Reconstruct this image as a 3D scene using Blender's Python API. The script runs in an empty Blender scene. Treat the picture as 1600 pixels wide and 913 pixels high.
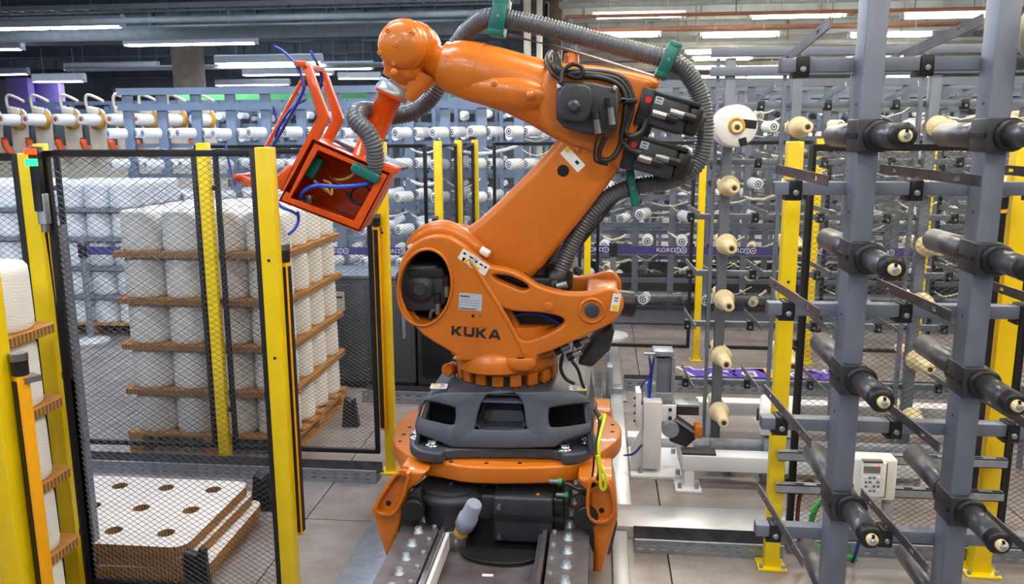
import bpy, bmesh, math, random
from mathutils import Vector as V, Matrix
random.seed(7)
SC = bpy.context.scene
COL = SC.collection
PI = math.pi
R = math.radians

# ------------------------------------------------------------------ camera
CAM_H, FPX = 2.13, 1290.0
_th, _ps, _ro = R(10.8), R(6.15), R(0.3)
FW = V((-math.sin(_ps)*math.cos(_th), math.cos(_ps)*math.cos(_th), -math.sin(_th)))
_rt = V((math.cos(_ps), math.sin(_ps), 0)); _up = _rt.cross(FW)
RT = _rt*math.cos(_ro) - _up*math.sin(_ro); UP = _rt*math.sin(_ro) + _up*math.cos(_ro)
cam_d = bpy.data.cameras.new('camera'); cam = bpy.data.objects.new('camera', cam_d); COL.objects.link(cam)
cam_d.sensor_width = 36.0; cam_d.lens = 36.0*FPX/1600.0; cam_d.clip_end = 200
m = Matrix((RT, UP, -FW)).transposed().to_4x4(); m.translation = (0, 0, CAM_H)
cam.matrix_world = m
SC.camera = cam

# ------------------------------------------------------------------ world, exposure
w = bpy.data.worlds.new('world'); SC.world = w; w.use_nodes = True
w.node_tree.nodes['Background'].inputs[0].default_value = (0.62, 0.68, 0.78, 1)
w.node_tree.nodes['Background'].inputs[1].default_value = 0.35
vs = SC.view_settings
vs.view_transform = 'Standard'; vs.look = 'None'; vs.gamma = 1.0; vs.use_curve_mapping = False
vs.exposure = 0.08
SC.cycles.use_denoising = True
SC.cycles.max_bounces = 6; SC.cycles.diffuse_bounces = 3; SC.cycles.glossy_bounces = 3
SC.cycles.sample_clamp_indirect = 4.0

def at(px, py, Y):
    d = FW + RT*((px-800)/FPX) - UP*((py-456.5)/FPX)
    return V((0, 0, CAM_H)) + d*(Y/d.y)
def gnd(px, py, z=0.0):
    d = FW + RT*((px-800)/FPX) - UP*((py-456.5)/FPX)
    return V((0, 0, CAM_H)) + d*((z-CAM_H)/d.z)

# ------------------------------------------------------------------ materials
def lin(c):
    return tuple(((x/255)/12.92 if x/255 <= 0.04045 else ((x/255+0.055)/1.055)**2.4) for x in c)
MATS = {}
def mat(name, rgb, rough=0.5, metal=0.0, var=0.08, scale=9.0, bump=0.0, bscale=120.0, spec=0.5, coat=0.0, stretch=None, emit=None, alpha=None, trans=0.0, rgb2=None):
    m = bpy.data.materials.new(name); m.use_nodes = True
    nt = m.node_tree; b = nt.nodes['Principled BSDF']
    c = lin(rgb); c2 = lin(rgb2) if rgb2 else None
    tc = nt.nodes.new('ShaderNodeTexCoord'); mp = nt.nodes.new('ShaderNodeMapping')
    nt.links.new(tc.outputs['Object'], mp.inputs[0])
    if stretch: mp.inputs['Scale'].default_value = stretch
    n = nt.nodes.new('ShaderNodeTexNoise'); n.inputs['Scale'].default_value = scale; n.inputs['Detail'].default_value = 5
    nt.links.new(mp.outputs[0], n.inputs['Vector'])
    cr = nt.nodes.new('ShaderNodeValToRGB')
    cr.color_ramp.elements[0].position = 0.3; cr.color_ramp.elements[1].position = 0.7
    lo = c2 or tuple(x*(1-var) for x in c)
    hi = c if c2 else tuple(min(1, x*(1+var)) for x in c)
    cr.color_ramp.elements[0].color = (*lo, 1); cr.color_ramp.elements[1].color = (*hi, 1)
    nt.links.new(n.outputs['Fac'], cr.inputs[0]); nt.links.new(cr.outputs[0], b.inputs['Base Color'])
    b.inputs['Roughness'].default_value = rough; b.inputs['Metallic'].default_value = metal
    b.inputs['Specular IOR Level'].default_value = spec; b.inputs['Coat Weight'].default_value = coat
    b.inputs['Transmission Weight'].default_value = trans
    if alpha is not None: b.inputs['Alpha'].default_value = alpha
    if emit:
        b.inputs['Emission Color'].default_value = (*lin(emit[0]), 1); b.inputs['Emission Strength'].default_value = emit[1]
    if bump:
        n2 = nt.nodes.new('ShaderNodeTexNoise'); n2.inputs['Scale'].default_value = bscale; n2.inputs['Detail'].default_value = 3
        nt.links.new(mp.outputs[0], n2.inputs['Vector'])
        bp = nt.nodes.new('ShaderNodeBump'); bp.inputs['Strength'].default_value = bump; bp.inputs['Distance'].default_value = 0.004
        nt.links.new(n2.outputs['Fac'], bp.inputs['Height']); nt.links.new(bp.outputs[0], b.inputs['Normal'])
    MATS[name] = m
    return m
mat('orange', (203, 110, 20), 0.34, var=0.06, scale=6, bump=0.12, bscale=200, coat=0.2)
mat('red_orange', (224, 82, 8), 0.3, var=0.08, scale=9, bump=0.1, bscale=150, coat=0.3)
mat('robot_grey', (60, 65, 76), 0.4, var=0.15, scale=14, bump=0.15, bscale=160)
mat('black_motor', (46, 48, 54), 0.45, var=0.2, scale=18, bump=0.1)
mat('black_plastic', (22, 23, 27), 0.4, var=0.2, scale=20)
mat('dark_hole', (9, 9, 10), 0.8, var=0.1)
mat('hose_grey', (82, 86, 94), 0.3, var=0.1, scale=30, coat=0.2)
mat('cable_black', (24, 24, 26), 0.45, var=0.1)
mat('green_clamp', (12, 104, 96), 0.4, var=0.1)
mat('yellow', (238, 205, 6), 0.35, var=0.06, scale=8, bump=0.05, coat=0.15)
mat('amber', (242, 168, 8), 0.35, var=0.05)
mat('yellow_green', (214, 222, 30), 0.4, var=0.05)
mat('frame_black', (20, 21, 26), 0.5, var=0.15)
mat('mesh_wire', (58, 62, 72), 0.4, metal=0.55, var=0.1)
mat('rack_grey', (112, 120, 136), 0.42, metal=0.15, var=0.08, scale=7, bump=0.06)
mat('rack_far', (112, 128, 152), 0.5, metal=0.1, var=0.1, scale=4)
mat('galv', (158, 166, 176), 0.38, metal=0.6, var=0.15, scale=22)
mat('aluminium', (205, 208, 212), 0.36, metal=0.7, var=0.08, scale=14, stretch=(1, 6, 1), bump=0.05)
mat('steel', (150, 150, 155), 0.3, metal=0.85, var=0.2, scale=20)
mat('steel_dark', (104, 104, 110), 0.34, metal=0.6, var=0.3, scale=14, bump=0.1)
mat('rail_steel', (122, 118, 122), 0.4, metal=0.4, var=0.3, scale=10, bump=0.12, rgb2=(96, 86, 84))
mat('chrome', (205, 205, 210), 0.16, metal=0.95, var=0.05)
mat('yarn', (238, 238, 240), 0.85, var=0.05, scale=5, bump=0.5, bscale=60, stretch=(1, 1, 9), spec=0.2)
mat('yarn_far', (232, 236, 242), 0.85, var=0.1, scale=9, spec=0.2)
mat('yarn_warm', (236, 228, 204), 0.8, var=0.08, scale=9, spec=0.2)
mat('core_gold', (198, 150, 46), 0.6, var=0.2, scale=12)
mat('core_dark', (52, 46, 42), 0.7, var=0.2)
mat('cream_plastic', (232, 214, 168), 0.45, var=0.08, scale=14)
mat('cream_paint', (222, 214, 196), 0.5, var=0.06)
mat('orange_tube', (224, 92, 40), 0.5, var=0.08)
mat('cardboard', (176, 122, 62), 0.85, var=0.18, scale=16, bump=0.2, spec=0.15)
mat('cardboard_pale', (222, 216, 212), 0.85, var=0.05, scale=4, spec=0.15)
mat('wood', (176, 122, 60), 0.75, var=0.25, scale=10, stretch=(1, 6, 6), bump=0.25, bscale=40)
mat('white_paint', (224, 226, 232), 0.4, var=0.05, scale=5)
mat('white_plastic', (232, 232, 228), 0.45, var=0.03)
mat('box_white', (226, 226, 220), 0.5, var=0.05)
mat('cabinet_dark', (72, 76, 84), 0.5, var=0.15, scale=6)
mat('label_white', (238, 236, 232), 0.6, var=0.03)
mat('label_silver', (205, 212, 226), 0.35, metal=0.4, var=0.08, scale=30)
mat('label_yellow', (240, 196, 20), 0.6, var=0.03)
mat('ink', (26, 26, 30), 0.6, var=0.05)
mat('cap_clear', (150, 156, 176), 0.2, var=0.06, spec=0.6)
mat('blue_tube', (30, 84, 206), 0.35, var=0.05)
mat('navy_tube', (36, 44, 130), 0.35, var=0.05)
mat('green_tube', (52, 190, 70), 0.35, var=0.05)
mat('brown_tube', (108, 40, 26), 0.4, var=0.05)
mat('red_dot', (226, 26, 30), 0.4, var=0.02)
mat('green_conn', (20, 150, 92), 0.4, var=0.05)
mat('purple', (62, 54, 128), 0.55, var=0.06)
mat('floor_purple', (98, 66, 190), 0.5, var=0.05)
mat('floor_orange', (240, 172, 60), 0.5, var=0.05)
mat('paint_white', (236, 234, 238), 0.5, var=0.04)
mat('green_band', (104, 196, 122), 0.6, var=0.06)
mat('concrete', (112, 98, 88), 0.9, var=0.22, scale=5, bump=0.3, bscale=30)
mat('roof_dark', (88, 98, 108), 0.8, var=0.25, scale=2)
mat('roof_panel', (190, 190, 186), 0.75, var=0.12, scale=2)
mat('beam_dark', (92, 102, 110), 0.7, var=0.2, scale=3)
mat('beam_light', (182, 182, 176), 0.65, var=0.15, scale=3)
mat('pipe_rust', (140, 92, 72), 0.6, var=0.2)
mat('pipe_grey', (142, 152, 156), 0.5, var=0.12)
mat('fixture_white', (226, 232, 238), 0.5, var=0.04)
mat('tube_cool', (255, 255, 255), 0.4, emit=((226, 236, 255), 40.0), var=0.01)
mat('tube_warm', (255, 255, 255), 0.4, emit=((255, 243, 218), 40.0), var=0.01)
mat('tube_violet', (255, 255, 255), 0.4, emit=((206, 170, 255), 30.0), var=0.01)
mat('lamp_red', (255, 40, 15), 0.3, emit=((255, 48, 12), 5.0), var=0.01)
mat('lamp_green', (60, 255, 150), 0.3, emit=((30, 255, 110), 2.5), var=0.01)
mat('led_green', (40, 255, 120), 0.3, emit=((40, 255, 120), 8.0), var=0.01)
mat('wall_pale', (150, 158, 168), 0.85, var=0.1, scale=1)
mat('wall_violet', (150, 130, 214), 0.85, var=0.1, scale=1)
mat('lcd', (110, 112, 118), 0.3, var=0.05)
def floor_material():
    m = bpy.data.materials.new('polished_concrete'); m.use_nodes = True; nt = m.node_tree; b = nt.nodes['Principled BSDF']
    tc = nt.nodes.new('ShaderNodeTexCoord')
    n1 = nt.nodes.new('ShaderNodeTexNoise'); n1.inputs['Scale'].default_value = 1.6; n1.inputs['Detail'].default_value = 8; n1.inputs['Roughness'].default_value = 0.65
    n2 = nt.nodes.new('ShaderNodeTexNoise'); n2.inputs['Scale'].default_value = 14; n2.inputs['Detail'].default_value = 6
    for n in (n1, n2): nt.links.new(tc.outputs['Object'], n.inputs['Vector'])
    r1 = nt.nodes.new('ShaderNodeValToRGB'); e = r1.color_ramp.elements
    e[0].position = 0.32; e[1].position = 0.68
    e[0].color = (*lin((128, 112, 104)), 1); e[1].color = (*lin((166, 162, 162)), 1)
    nt.links.new(n1.outputs['Fac'], r1.inputs[0])
    mx = nt.nodes.new('ShaderNodeMixRGB'); mx.blend_type = 'MULTIPLY'; mx.inputs[0].default_value = 0.35
    nt.links.new(r1.outputs[0], mx.inputs[1]); nt.links.new(n2.outputs['Color'], mx.inputs[2])
    r2 = nt.nodes.new('ShaderNodeValToRGB'); r2.color_ramp.elements[0].color = (0.62,)*3+(1,); r2.color_ramp.elements[1].color = (1,)*4
    nt.links.new(n2.outputs['Fac'], r2.inputs[0]); nt.links.new(r2.outputs[0], mx.inputs[2])
    nt.links.new(mx.outputs[0], b.inputs['Base Color'])
    rr = nt.nodes.new('ShaderNodeMapRange'); rr.inputs[3].default_value = 0.10; rr.inputs[4].default_value = 0.36
    nt.links.new(n1.outputs['Fac'], rr.inputs[0]); nt.links.new(rr.outputs[0], b.inputs['Roughness'])
    bp = nt.nodes.new('ShaderNodeBump'); bp.inputs['Strength'].default_value = 0.06; bp.inputs['Distance'].default_value = 0.01
    nt.links.new(n2.outputs['Fac'], bp.inputs['Height']); nt.links.new(bp.outputs[0], b.inputs['Normal'])
    MATS['floor'] = m
floor_material()

# ------------------------------------------------------------------ mesh helpers
def frame(d):
    d = d.normalized(); a = V((0, 0, 1)) if abs(d.z) < 0.95 else V((1, 0, 0))
    u = d.cross(a).normalized(); v = u.cross(d).normalized()
    return u, v
class MB:
    """collects shapes into one mesh"""
    def __init__(s): s.v = []; s.f = []; s.sm = []
    def add(s, vs, fs, smooth=False):
        o = len(s.v); s.v += [tuple(p) for p in vs]
        for f in fs: s.f.append(tuple(i+o for i in f)); s.sm.append(smooth)
        return s
    def box(s, c, d, rot=None):
        c = V(c); hx, hy, hz = d[0]/2, d[1]/2, d[2]/2
        ps = [V((x, y, z)) for x in (-hx, hx) for y in (-hy, hy) for z in (-hz, hz)]
        if rot: ps = [rot @ p for p in ps]
        return s.add([c+p for p in ps], [(0,1,3,2),(4,6,7,5),(0,4,5,1),(2,3,7,6),(0,2,6,4),(1,5,7,3)])
    def b2(s, lo, hi):
        return s.box([(a+b)/2 for a, b in zip(lo, hi)], [abs(b-a) for a, b in zip(lo, hi)])
    def bar(s, p0, p1, w, h, up=None):
        p0, p1 = V(p0), V(p1); d = (p1-p0).normalized()
        if up is None: u, v = frame(d)
        else: v = V(up); u = d.cross(v).normalized(); v = u.cross(d).normalized()
        q = [u*(a*w/2)+v*(b*h/2) for a, b in ((-1,-1),(1,-1),(1,1),(-1,1))]
        return s.add([p0+k for k in q]+[p1+k for k in q], [(3,2,1,0),(4,5,6,7),(0,1,5,4),(1,2,6,5),(2,3,7,6),(3,0,4,7)])
    def cyl(s, p0, p1, r0, r1=None, n=16, caps=True):
        p0, p1 = V(p0), V(p1); r1 = r0 if r1 is None else r1; u, v = frame(p1-p0)
        vs = []
        for p, r in ((p0, r0), (p1, r1)):
            vs += [p+u*(r*math.cos(2*PI*k/n))+v*(r*math.sin(2*PI*k/n)) for k in range(n)]
        s.add(vs, [(k, (k+1) % n, n+(k+1) % n, n+k) for k in range(n)], True)
        if caps: s.add(vs, [tuple(range(n-1, -1, -1)), tuple(range(n, 2*n))])
        return s
    def lathe(s, p0, axis, prof, n=20, smooth=True):
        """prof: list of (distance along the axis, radius)"""
        p0 = V(p0); ax = V(axis).normalized(); u, v = frame(ax); vs = []
        for t, r in prof:
            vs += [p0+ax*t+u*(r*math.cos(2*PI*k/n))+v*(r*math.sin(2*PI*k/n)) for k in range(n)]
        fs = [(i*n+k, i*n+(k+1) % n, (i+1)*n+(k+1) % n, (i+1)*n+k) for i in range(len(prof)-1) for k in range(n)]
        s.add(vs, fs, smooth)
        if prof[0][1] > 1e-5: s.add(vs[:n], [tuple(range(n-1, -1, -1))])
        if prof[-1][1] > 1e-5: s.add(vs[-n:], [tuple(range(n))])
        return s
    def tube(s, pts, r, n=8, rad=None, caps=True):
        """round tube along a list of points; rad(i, t) scales the radius"""
        pts = [V(p) for p in pts]; vs = []; u = None; m_ = len(pts)
        for i, p in enumerate(pts):
            d = (pts[min(i+1, m_-1)]-pts[max(i-1, 0)]).normalized()
            if u is None: u, v = frame(d)
            else:
                u = (u-d*u.dot(d)).normalized(); v = d.cross(u).normalized()
            rr = r*(rad(i) if rad else 1)
            vs += [p+u*(rr*math.cos(2*PI*k/n))+v*(rr*math.sin(2*PI*k/n)) for k in range(n)]
        s.add(vs, [(i*n+k, i*n+(k+1) % n, (i+1)*n+(k+1) % n, (i+1)*n+k) for i in range(m_-1) for k in range(n)], True)
        if caps: s.add(vs, [tuple(range(n-1, -1, -1)), tuple(range((m_-1)*n, m_*n))])
        return s
    def loft(s, rings, smooth=True, caps=True):
        n = len(rings[0]); vs = [p for r in rings for p in r]
        s.add(vs, [(i*n+k, i*n+(k+1) % n, (i+1)*n+(k+1) % n, (i+1)*n+k) for i in range(len(rings)-1) for k in range(n)], smooth)
        if caps: s.add(vs, [tuple(range(n-1, -1, -1)), tuple(range((len(rings)-1)*n, len(rings)*n))])
        return s
    def prism(s, poly, d):
        """polygon of 3D points pushed along the vector d"""
        n = len(poly); d = V(d); vs = [V(p) for p in poly]; vs += [p+d for p in vs]
        return s.add(vs, [tuple(range(n-1, -1, -1)), tuple(range(n, 2*n))]+[(k, (k+1) % n, n+(k+1) % n, n+k) for k in range(n)])
    def mesh(s, name, mats, bevel=0, seg=2, angle=35, fix=True):
        me = bpy.data.meshes.new(name); me.from_pydata(s.v, [], s.f)
        me.polygons.foreach_set('use_smooth', s.sm)
        if bevel or fix:
            bm = bmesh.new(); bm.from_mesh(me)
            if bevel:
                bmesh.ops.remove_doubles(bm, verts=bm.verts, dist=1e-5)
            bmesh.ops.recalc_face_normals(bm, faces=bm.faces)
            if bevel:
                es = [e for e in bm.edges if len(e.link_faces) == 2 and e.calc_face_angle(0) > R(angle)]
                bmesh.ops.bevel(bm, geom=es, offset=bevel, segments=seg, profile=0.5, affect='EDGES', clamp_overlap=True)
                for f in bm.faces: f.smooth = True
            bm.to_mesh(me); bm.free()
            if bevel and hasattr(me, 'set_sharp_from_angle'): me.set_sharp_from_angle(angle=R(50))
        for k in (mats if isinstance(mats, (list, tuple)) else [mats]): me.materials.append(MATS[k])
        return me
    def obj(s, name, mats, parent=None, **kw):
        return link(name, s.mesh(name, mats, **kw), parent)
def link(name, data, parent=None, world=True):
    o = bpy.data.objects.new(name, data); COL.objects.link(o)
    if parent is not None:
        o.parent = parent
        if world:           # mesh is written in world coordinates; the parent chain only translates
            p = V((0, 0, 0)); q = parent
            while q is not None: p += q.location; q = q.parent
            o.location = -p
    return o
def tag(o, label=None, cat=None, group=None, kind=None):
    for k, x in (('label', label), ('category', cat), ('group', group), ('kind', kind)):
        if x: o[k] = x
    return o
def empty(name, loc, label=None, cat=None, group=None, rz=0):
    o = bpy.data.objects.new(name, None); COL.objects.link(o); o.location = loc; o.rotation_euler = (0, 0, rz)
    o.empty_display_size = 0.1
    return tag(o, label, cat, group)
def copy_tree(o, parent=None):
    c = o.copy(); COL.objects.link(c); c.parent = parent
    for ch in o.children: copy_tree(ch, c)
    return c
def struct(o): o['kind'] = 'structure'; return o
def smooth_path(pts, n=12):
    """Catmull-Rom through the points"""
    pts = [V(p) for p in pts]; out = []
    P = [pts[0]*2-pts[1]]+pts+[pts[-1]*2-pts[-2]]
    for i in range(1, len(P)-2):
        a, b, c, d = P[i-1:i+3]
        for k in range(n):
            t = k/n
            out.append(0.5*((2*b)+(c-a)*t+(2*a-5*b+4*c-d)*t*t+(3*b-a-3*c+d)*t**3))
    out.append(pts[-1]); return out
def resample(pts, step):
    out = [pts[0]]; acc = 0
    for a, b in zip(pts, pts[1:]):
        L = (b-a).length; t = step-acc
        while t <= L and L > 0: out.append(a+(b-a)*(t/L)); t += step
        acc = (acc+L) % step if L > 0 else acc
    return out
from mathutils.geometry import delaunay_2d_cdt
def _area(L): return sum(L[i-1][0]*L[i][1]-L[i][0]*L[i-1][1] for i in range(len(L)))/2
def _clean(L):
    out = []
    for p in L:
        if not out or (p[0]-out[-1][0])**2+(p[1]-out[-1][1])**2 > 1e-10: out.append((p[0], p[1]))
    if (out[0][0]-out[-1][0])**2+(out[0][1]-out[-1][1])**2 < 1e-10: out.pop()
    return out
def _offset(L, d):
    if d == 0: return list(L)
    out = []; n = len(L)
    for i in range(n):
        a, b, c = V(L[i-1]), V(L[i]), V(L[(i+1) % n]); e1 = (b-a).normalized(); e2 = (c-b).normalized()
        n1 = V((-e1.y, e1.x)); n2 = V((-e2.y, e2.x)); m_ = n1+n2
        m_ = m_.normalized() if m_.length > 1e-6 else n1
        q = b+m_*(d/max(0.5, m_.dot(n1))); out.append((q.x, q.y))
    return out
def plate(name, outline, thick, M, mats, parent=None, holes=(), bevel=0.0, res=2, smooth_n=0):
    """a flat plate with round edges and holes: outline in 2D, thickness along local z, placed by the matrix M (world)"""
    loops = [_clean(outline)]+[_clean(h) for h in holes]
    for k, L in enumerate(loops):
        if (_area(L) > 0) != (k == 0): L.reverse()
    bevel = min(bevel, thick*0.49); h = thick/2
    lev = [(0.0, h), (0.0, -h)] if bevel <= 0 else [(bevel*(1-math.cos(t)), h-bevel*(1-math.sin(t))) for t in (PI/2*(1-k/(res+1)) for k in range(res+2))]
    if bevel > 0: lev += [(d, -z) for d, z in reversed(lev)]
    vs, fs = [], []
    cap_pts, cap_edges = [], []
    for L in loops:
        base = len(vs); n = len(L)
        for d, z in lev: vs += [(x, y, z) for x, y in _offset(L, d)]
        for r in range(len(lev)-1):
            for k in range(n): fs.append((base+r*n+(k+1) % n, base+r*n+k, base+(r+1)*n+k, base+(r+1)*n+(k+1) % n))
        o = len(cap_pts); cap_pts += [V(p) for p in _offset(L, lev[0][0])]; cap_edges += [(o+k, o+(k+1) % n) for k in range(n)]
    cv, ce, cf, _a, _b, _c = delaunay_2d_cdt(cap_pts, cap_edges, [], 0, 1e-7)
    caps = [_offset(L, lev[0][0]) for L in loops]
    def inside(x, y):
        r_ = False
        for L in caps:
            for k in range(len(L)):
                (x0, y0), (x1, y1) = L[k-1], L[k]
                if (y0 > y) != (y1 > y) and x < (x1-x0)*(y-y0)/(y1-y0)+x0: r_ = not r_
        return r_
    cf = [f for f in cf if inside(sum(cv[k].x for k in f)/len(f), sum(cv[k].y for k in f)/len(f))]
    base = len(vs); m_ = len(cv); vs += [(p.x, p.y, h) for p in cv]; vs += [(p.x, p.y, -h) for p in cv]
    for f in cf: fs.append(tuple(base+k for k in f)); fs.append(tuple(base+m_+k for k in reversed(f)))
    me = bpy.data.meshes.new(name); me.from_pydata([M @ V(p) for p in vs], [], fs)
    bm = bmesh.new(); bm.from_mesh(me); bmesh.ops.remove_doubles(bm, verts=bm.verts, dist=1e-6); bmesh.ops.recalc_face_normals(bm, faces=bm.faces); bm.to_mesh(me); bm.free()
    for k in (mats if isinstance(mats, (list, tuple)) else [mats]): me.materials.append(MATS[k])
    me.polygons.foreach_set('use_smooth', [True]*len(me.polygons))
    me.set_sharp_from_angle(angle=R(40))
    return link(name, me, parent)
def text_obj(name, body, size, M, mat_name, parent=None, extrude=0.001, offset=0.0, space=1.0, xs=1.0):
    cu = bpy.data.curves.new(name, 'FONT'); cu.body = body; cu.size = size; cu.extrude = extrude; cu.offset = offset
    cu.align_x = 'CENTER'; cu.align_y = 'CENTER'; cu.space_character = space; cu.resolution_u = 4
    tmp = bpy.data.objects.new('tmp', cu); COL.objects.link(tmp)
    dg = bpy.context.evaluated_depsgraph_get(); me = bpy.data.meshes.new_from_object(tmp.evaluated_get(dg))
    bpy.data.objects.remove(tmp); bpy.data.curves.remove(cu)
    me.transform(M @ Matrix.Diagonal((xs, 1, 1, 1))); me.materials.clear(); me.materials.append(MATS[mat_name]); me.name = name
    return link(name, me, parent)
def facing(p, right=V((1, 0, 0)), up=V((0, 0, 1))):
    """matrix: local x -> right, local y -> up, local z -> towards the viewer side"""
    r = V(right).normalized(); u = (V(up)-r*V(up).dot(r)).normalized(); n = r.cross(u)
    M = Matrix((r, u, n)).transposed().to_4x4(); M.translation = V(p); return M
def ellipse(cx, cy, rx, ry, n=28, rot=0):
    c, s = math.cos(rot), math.sin(rot)
    return [(cx+rx*math.cos(2*PI*k/n)*c-ry*math.sin(2*PI*k/n)*s, cy+rx*math.cos(2*PI*k/n)*s+ry*math.sin(2*PI*k/n)*c) for k in range(n)]
def rrect(cx, cy, w, h, r, n=4):
    out = []
    for sx, sy, a0 in ((1, 1, 0), (-1, 1, 90), (-1, -1, 180), (1, -1, 270)):
        for k in range(n+1):
            a = R(a0+90*k/n); out.append((cx+sx*(w/2-r)+r*math.cos(a), cy+sy*(h/2-r)+r*math.sin(a)))
    return out
def smooth_loop(pts, n=4):
    """closed Catmull-Rom in 2D"""
    m_ = len(pts); out = []
    for i in range(m_):
        a, b, c, d = (V(pts[(i+k) % m_]) for k in (-1, 0, 1, 2))
        for k in range(n):
            t = k/n; q = 0.5*((2*b)+(c-a)*t+(2*a-5*b+4*c-d)*t*t+(3*b-a-3*c+d)*t**3); out.append((q.x, q.y))
    return out
def px2xz(pts, Y):
    """pixel outline -> (X, Z) pairs on the plane at depth Y"""
    return [(p.x, p.z) for p in (at(x, y, Y) for x, y in pts)]
def xzM(Y):
    """plate matrix for an outline given as (X, Z) at depth Y"""
    return Matrix(((1, 0, 0, 0), (0, 0, -1, Y), (0, 1, 0, 0), (0, 0, 0, 1)))
def stripe_material(name, dark, light, scale, direction='X', rough=0.85, distort=1.0, detail=2.0, bump=0.4, mixn=0.3, diag=None, flat=False):
    """wound or corrugated surface: fine bands across the piece"""
    m = bpy.data.materials.new(name); m.use_nodes = True; nt = m.node_tree; b = nt.nodes['Principled BSDF']
    tc = nt.nodes.new('ShaderNodeTexCoord'); mp = nt.nodes.new('ShaderNodeMapping'); nt.links.new(tc.outputs['Object'], mp.inputs[0])
    if flat: mp.inputs['Scale'].default_value = (1, 0.83, 0)
    if diag: mp.inputs['Rotation'].default_value = diag
    wv = nt.nodes.new('ShaderNodeTexWave'); wv.bands_direction = direction; wv.inputs['Scale'].default_value = scale
    wv.inputs['Distortion'].default_value = distort; wv.inputs['Detail'].default_value = detail
    nt.links.new(mp.outputs[0], wv.inputs['Vector'])
    cr = nt.nodes.new('ShaderNodeValToRGB'); cr.color_ramp.elements[0].color = (*lin(dark), 1); cr.color_ramp.elements[1].color = (*lin(light), 1)
    nt.links.new(wv.outputs['Fac'], cr.inputs[0]); nt.links.new(cr.outputs[0], b.inputs['Base Color'])
    b.inputs['Roughness'].default_value = rough; b.inputs['Specular IOR Level'].default_value = 0.2
    bp = nt.nodes.new('ShaderNodeBump'); bp.inputs['Strength'].default_value = bump; bp.inputs['Distance'].default_value = 0.003
    nt.links.new(wv.outputs['Fac'], bp.inputs['Height']); nt.links.new(bp.outputs[0], b.inputs['Normal'])
    MATS[name] = m
stripe_material('honeycomb', (112, 80, 46), (186, 138, 80), 34, 'DIAGONAL', distort=0.6, flat=True)
stripe_material('yarn_wound', (232, 232, 231), (244, 243, 240), 26, 'Z', distort=7.0, detail=3, bump=0.10, diag=(0.25, 0.14, 0))
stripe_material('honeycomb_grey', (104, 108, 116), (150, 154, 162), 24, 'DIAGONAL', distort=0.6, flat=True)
mat('spindle_steel', (92, 93, 100), 0.3, metal=0.5, var=0.25, scale=16, bump=0.12)

_ONES = ('', 'first', 'second', 'third', 'fourth', 'fifth', 'sixth', 'seventh', 'eighth', 'ninth', 'tenth', 'eleventh', 'twelfth', 'thirteenth', 'fourteenth', 'fifteenth', 'sixteenth', 'seventeenth', 'eighteenth', 'nineteenth', 'twentieth')
def ordinal(k): return _ONES[k] if k <= 20 else 'twenty-'+_ONES[k-20]
mat('rooflight', (230, 238, 245), 0.6, emit=((205, 222, 240), 2.0), var=0.02)

# ------------------------------------------------------------------ lamps: battens in rows across the hall
LAMP_Z = 4.1
def make_lamp(name, L, kind, light=None):
    """a batten with a sloping reflector, end caps, tubes and two hangers; origin at the middle of the tubes"""
    root = empty(name, (0, 0, 0))
    b = MB(); hw = 0.10 if kind != 'right' else 0.03
    prof = [(-hw, 0.045), (-hw, 0.10), (hw, 0.10), (hw, 0.045)] if kind == 'right' else [(-hw, 0.035), (-hw*0.9, 0.22), (-0.03, 0.25), (0.03, 0.25), (hw*0.9, 0.22), (hw, 0.035), (hw-0.012, 0.035), (0.025, 0.11), (-0.025, 0.11), (-hw+0.012, 0.035)]
    b.prism([(-L/2, y, z) for y, z in prof], (L, 0, 0))
    b.obj('reflector', 'fixture_white', root, fix=True)
    tm = {'left': 'tube_cool', 'right': 'tube_warm', 'violet': 'tube_violet'}[kind]
    k = max(1, round(L/1.5))
    for i in range(k):
        x0 = -L/2+0.05+i*(L-0.1)/k
        for y in (-0.05, 0.05):
            MB().cyl((x0+0.03, y, 0.02), (x0+(L-0.1)/k-0.03, y, 0.02), 0.019, n=8).obj('tube', tm, root)
    for sx in (-1, 1):
        MB().box((sx*(L/2-0.015), 0, 0.05), (0.03, 0.13 if kind == 'right' else 2*hw, 0.10)).obj('end_cap', 'fixture_white', root, bevel=0.006)
        MB().cyl((sx*L*0.3, 0, 0.12), (sx*L*0.3, 0, 0.9), 0.006, n=6).obj('hanger', 'beam_light', root)
    if light:
        ld = bpy.data.lights.new('batten_light', 'AREA'); ld.shape = 'RECTANGLE'; ld.size = L; ld.size_y = 0.14
        ld.energy = light[0]; ld.color = light[1]; ld.spread = R(170)
        lo = bpy.data.objects.new('batten_light', ld); COL.objects.link(lo); lo.parent = root; lo.location = (0, 0, -0.01)
    return root
COOL, WARM = (0.86, 0.93, 1.0), (1.0, 0.93, 0.82)
P_NEAR = 30.0
lampL = make_lamp('ceiling_lamp', 3.0, 'left', (60.0, COOL)); lampR = make_lamp('ceiling_lamp', 1.5, 'right', (34.0, WARM))
lampV = make_lamp('ceiling_lamp', 1.5, 'violet')
lampCL = make_lamp('ceiling_lamp', 1.5, 'left', (P_NEAR, COOL)); lampCR = make_lamp('ceiling_lamp', 1.5, 'right', (P_NEAR, WARM))
_used = set()
def place_lamp(proto, x, y, z, label, group):
    o = proto if proto.name not in _used else copy_tree(proto)
    _used.add(proto.name); o.location = (x, y, z); tag(o, label, 'lamp', group)
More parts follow.
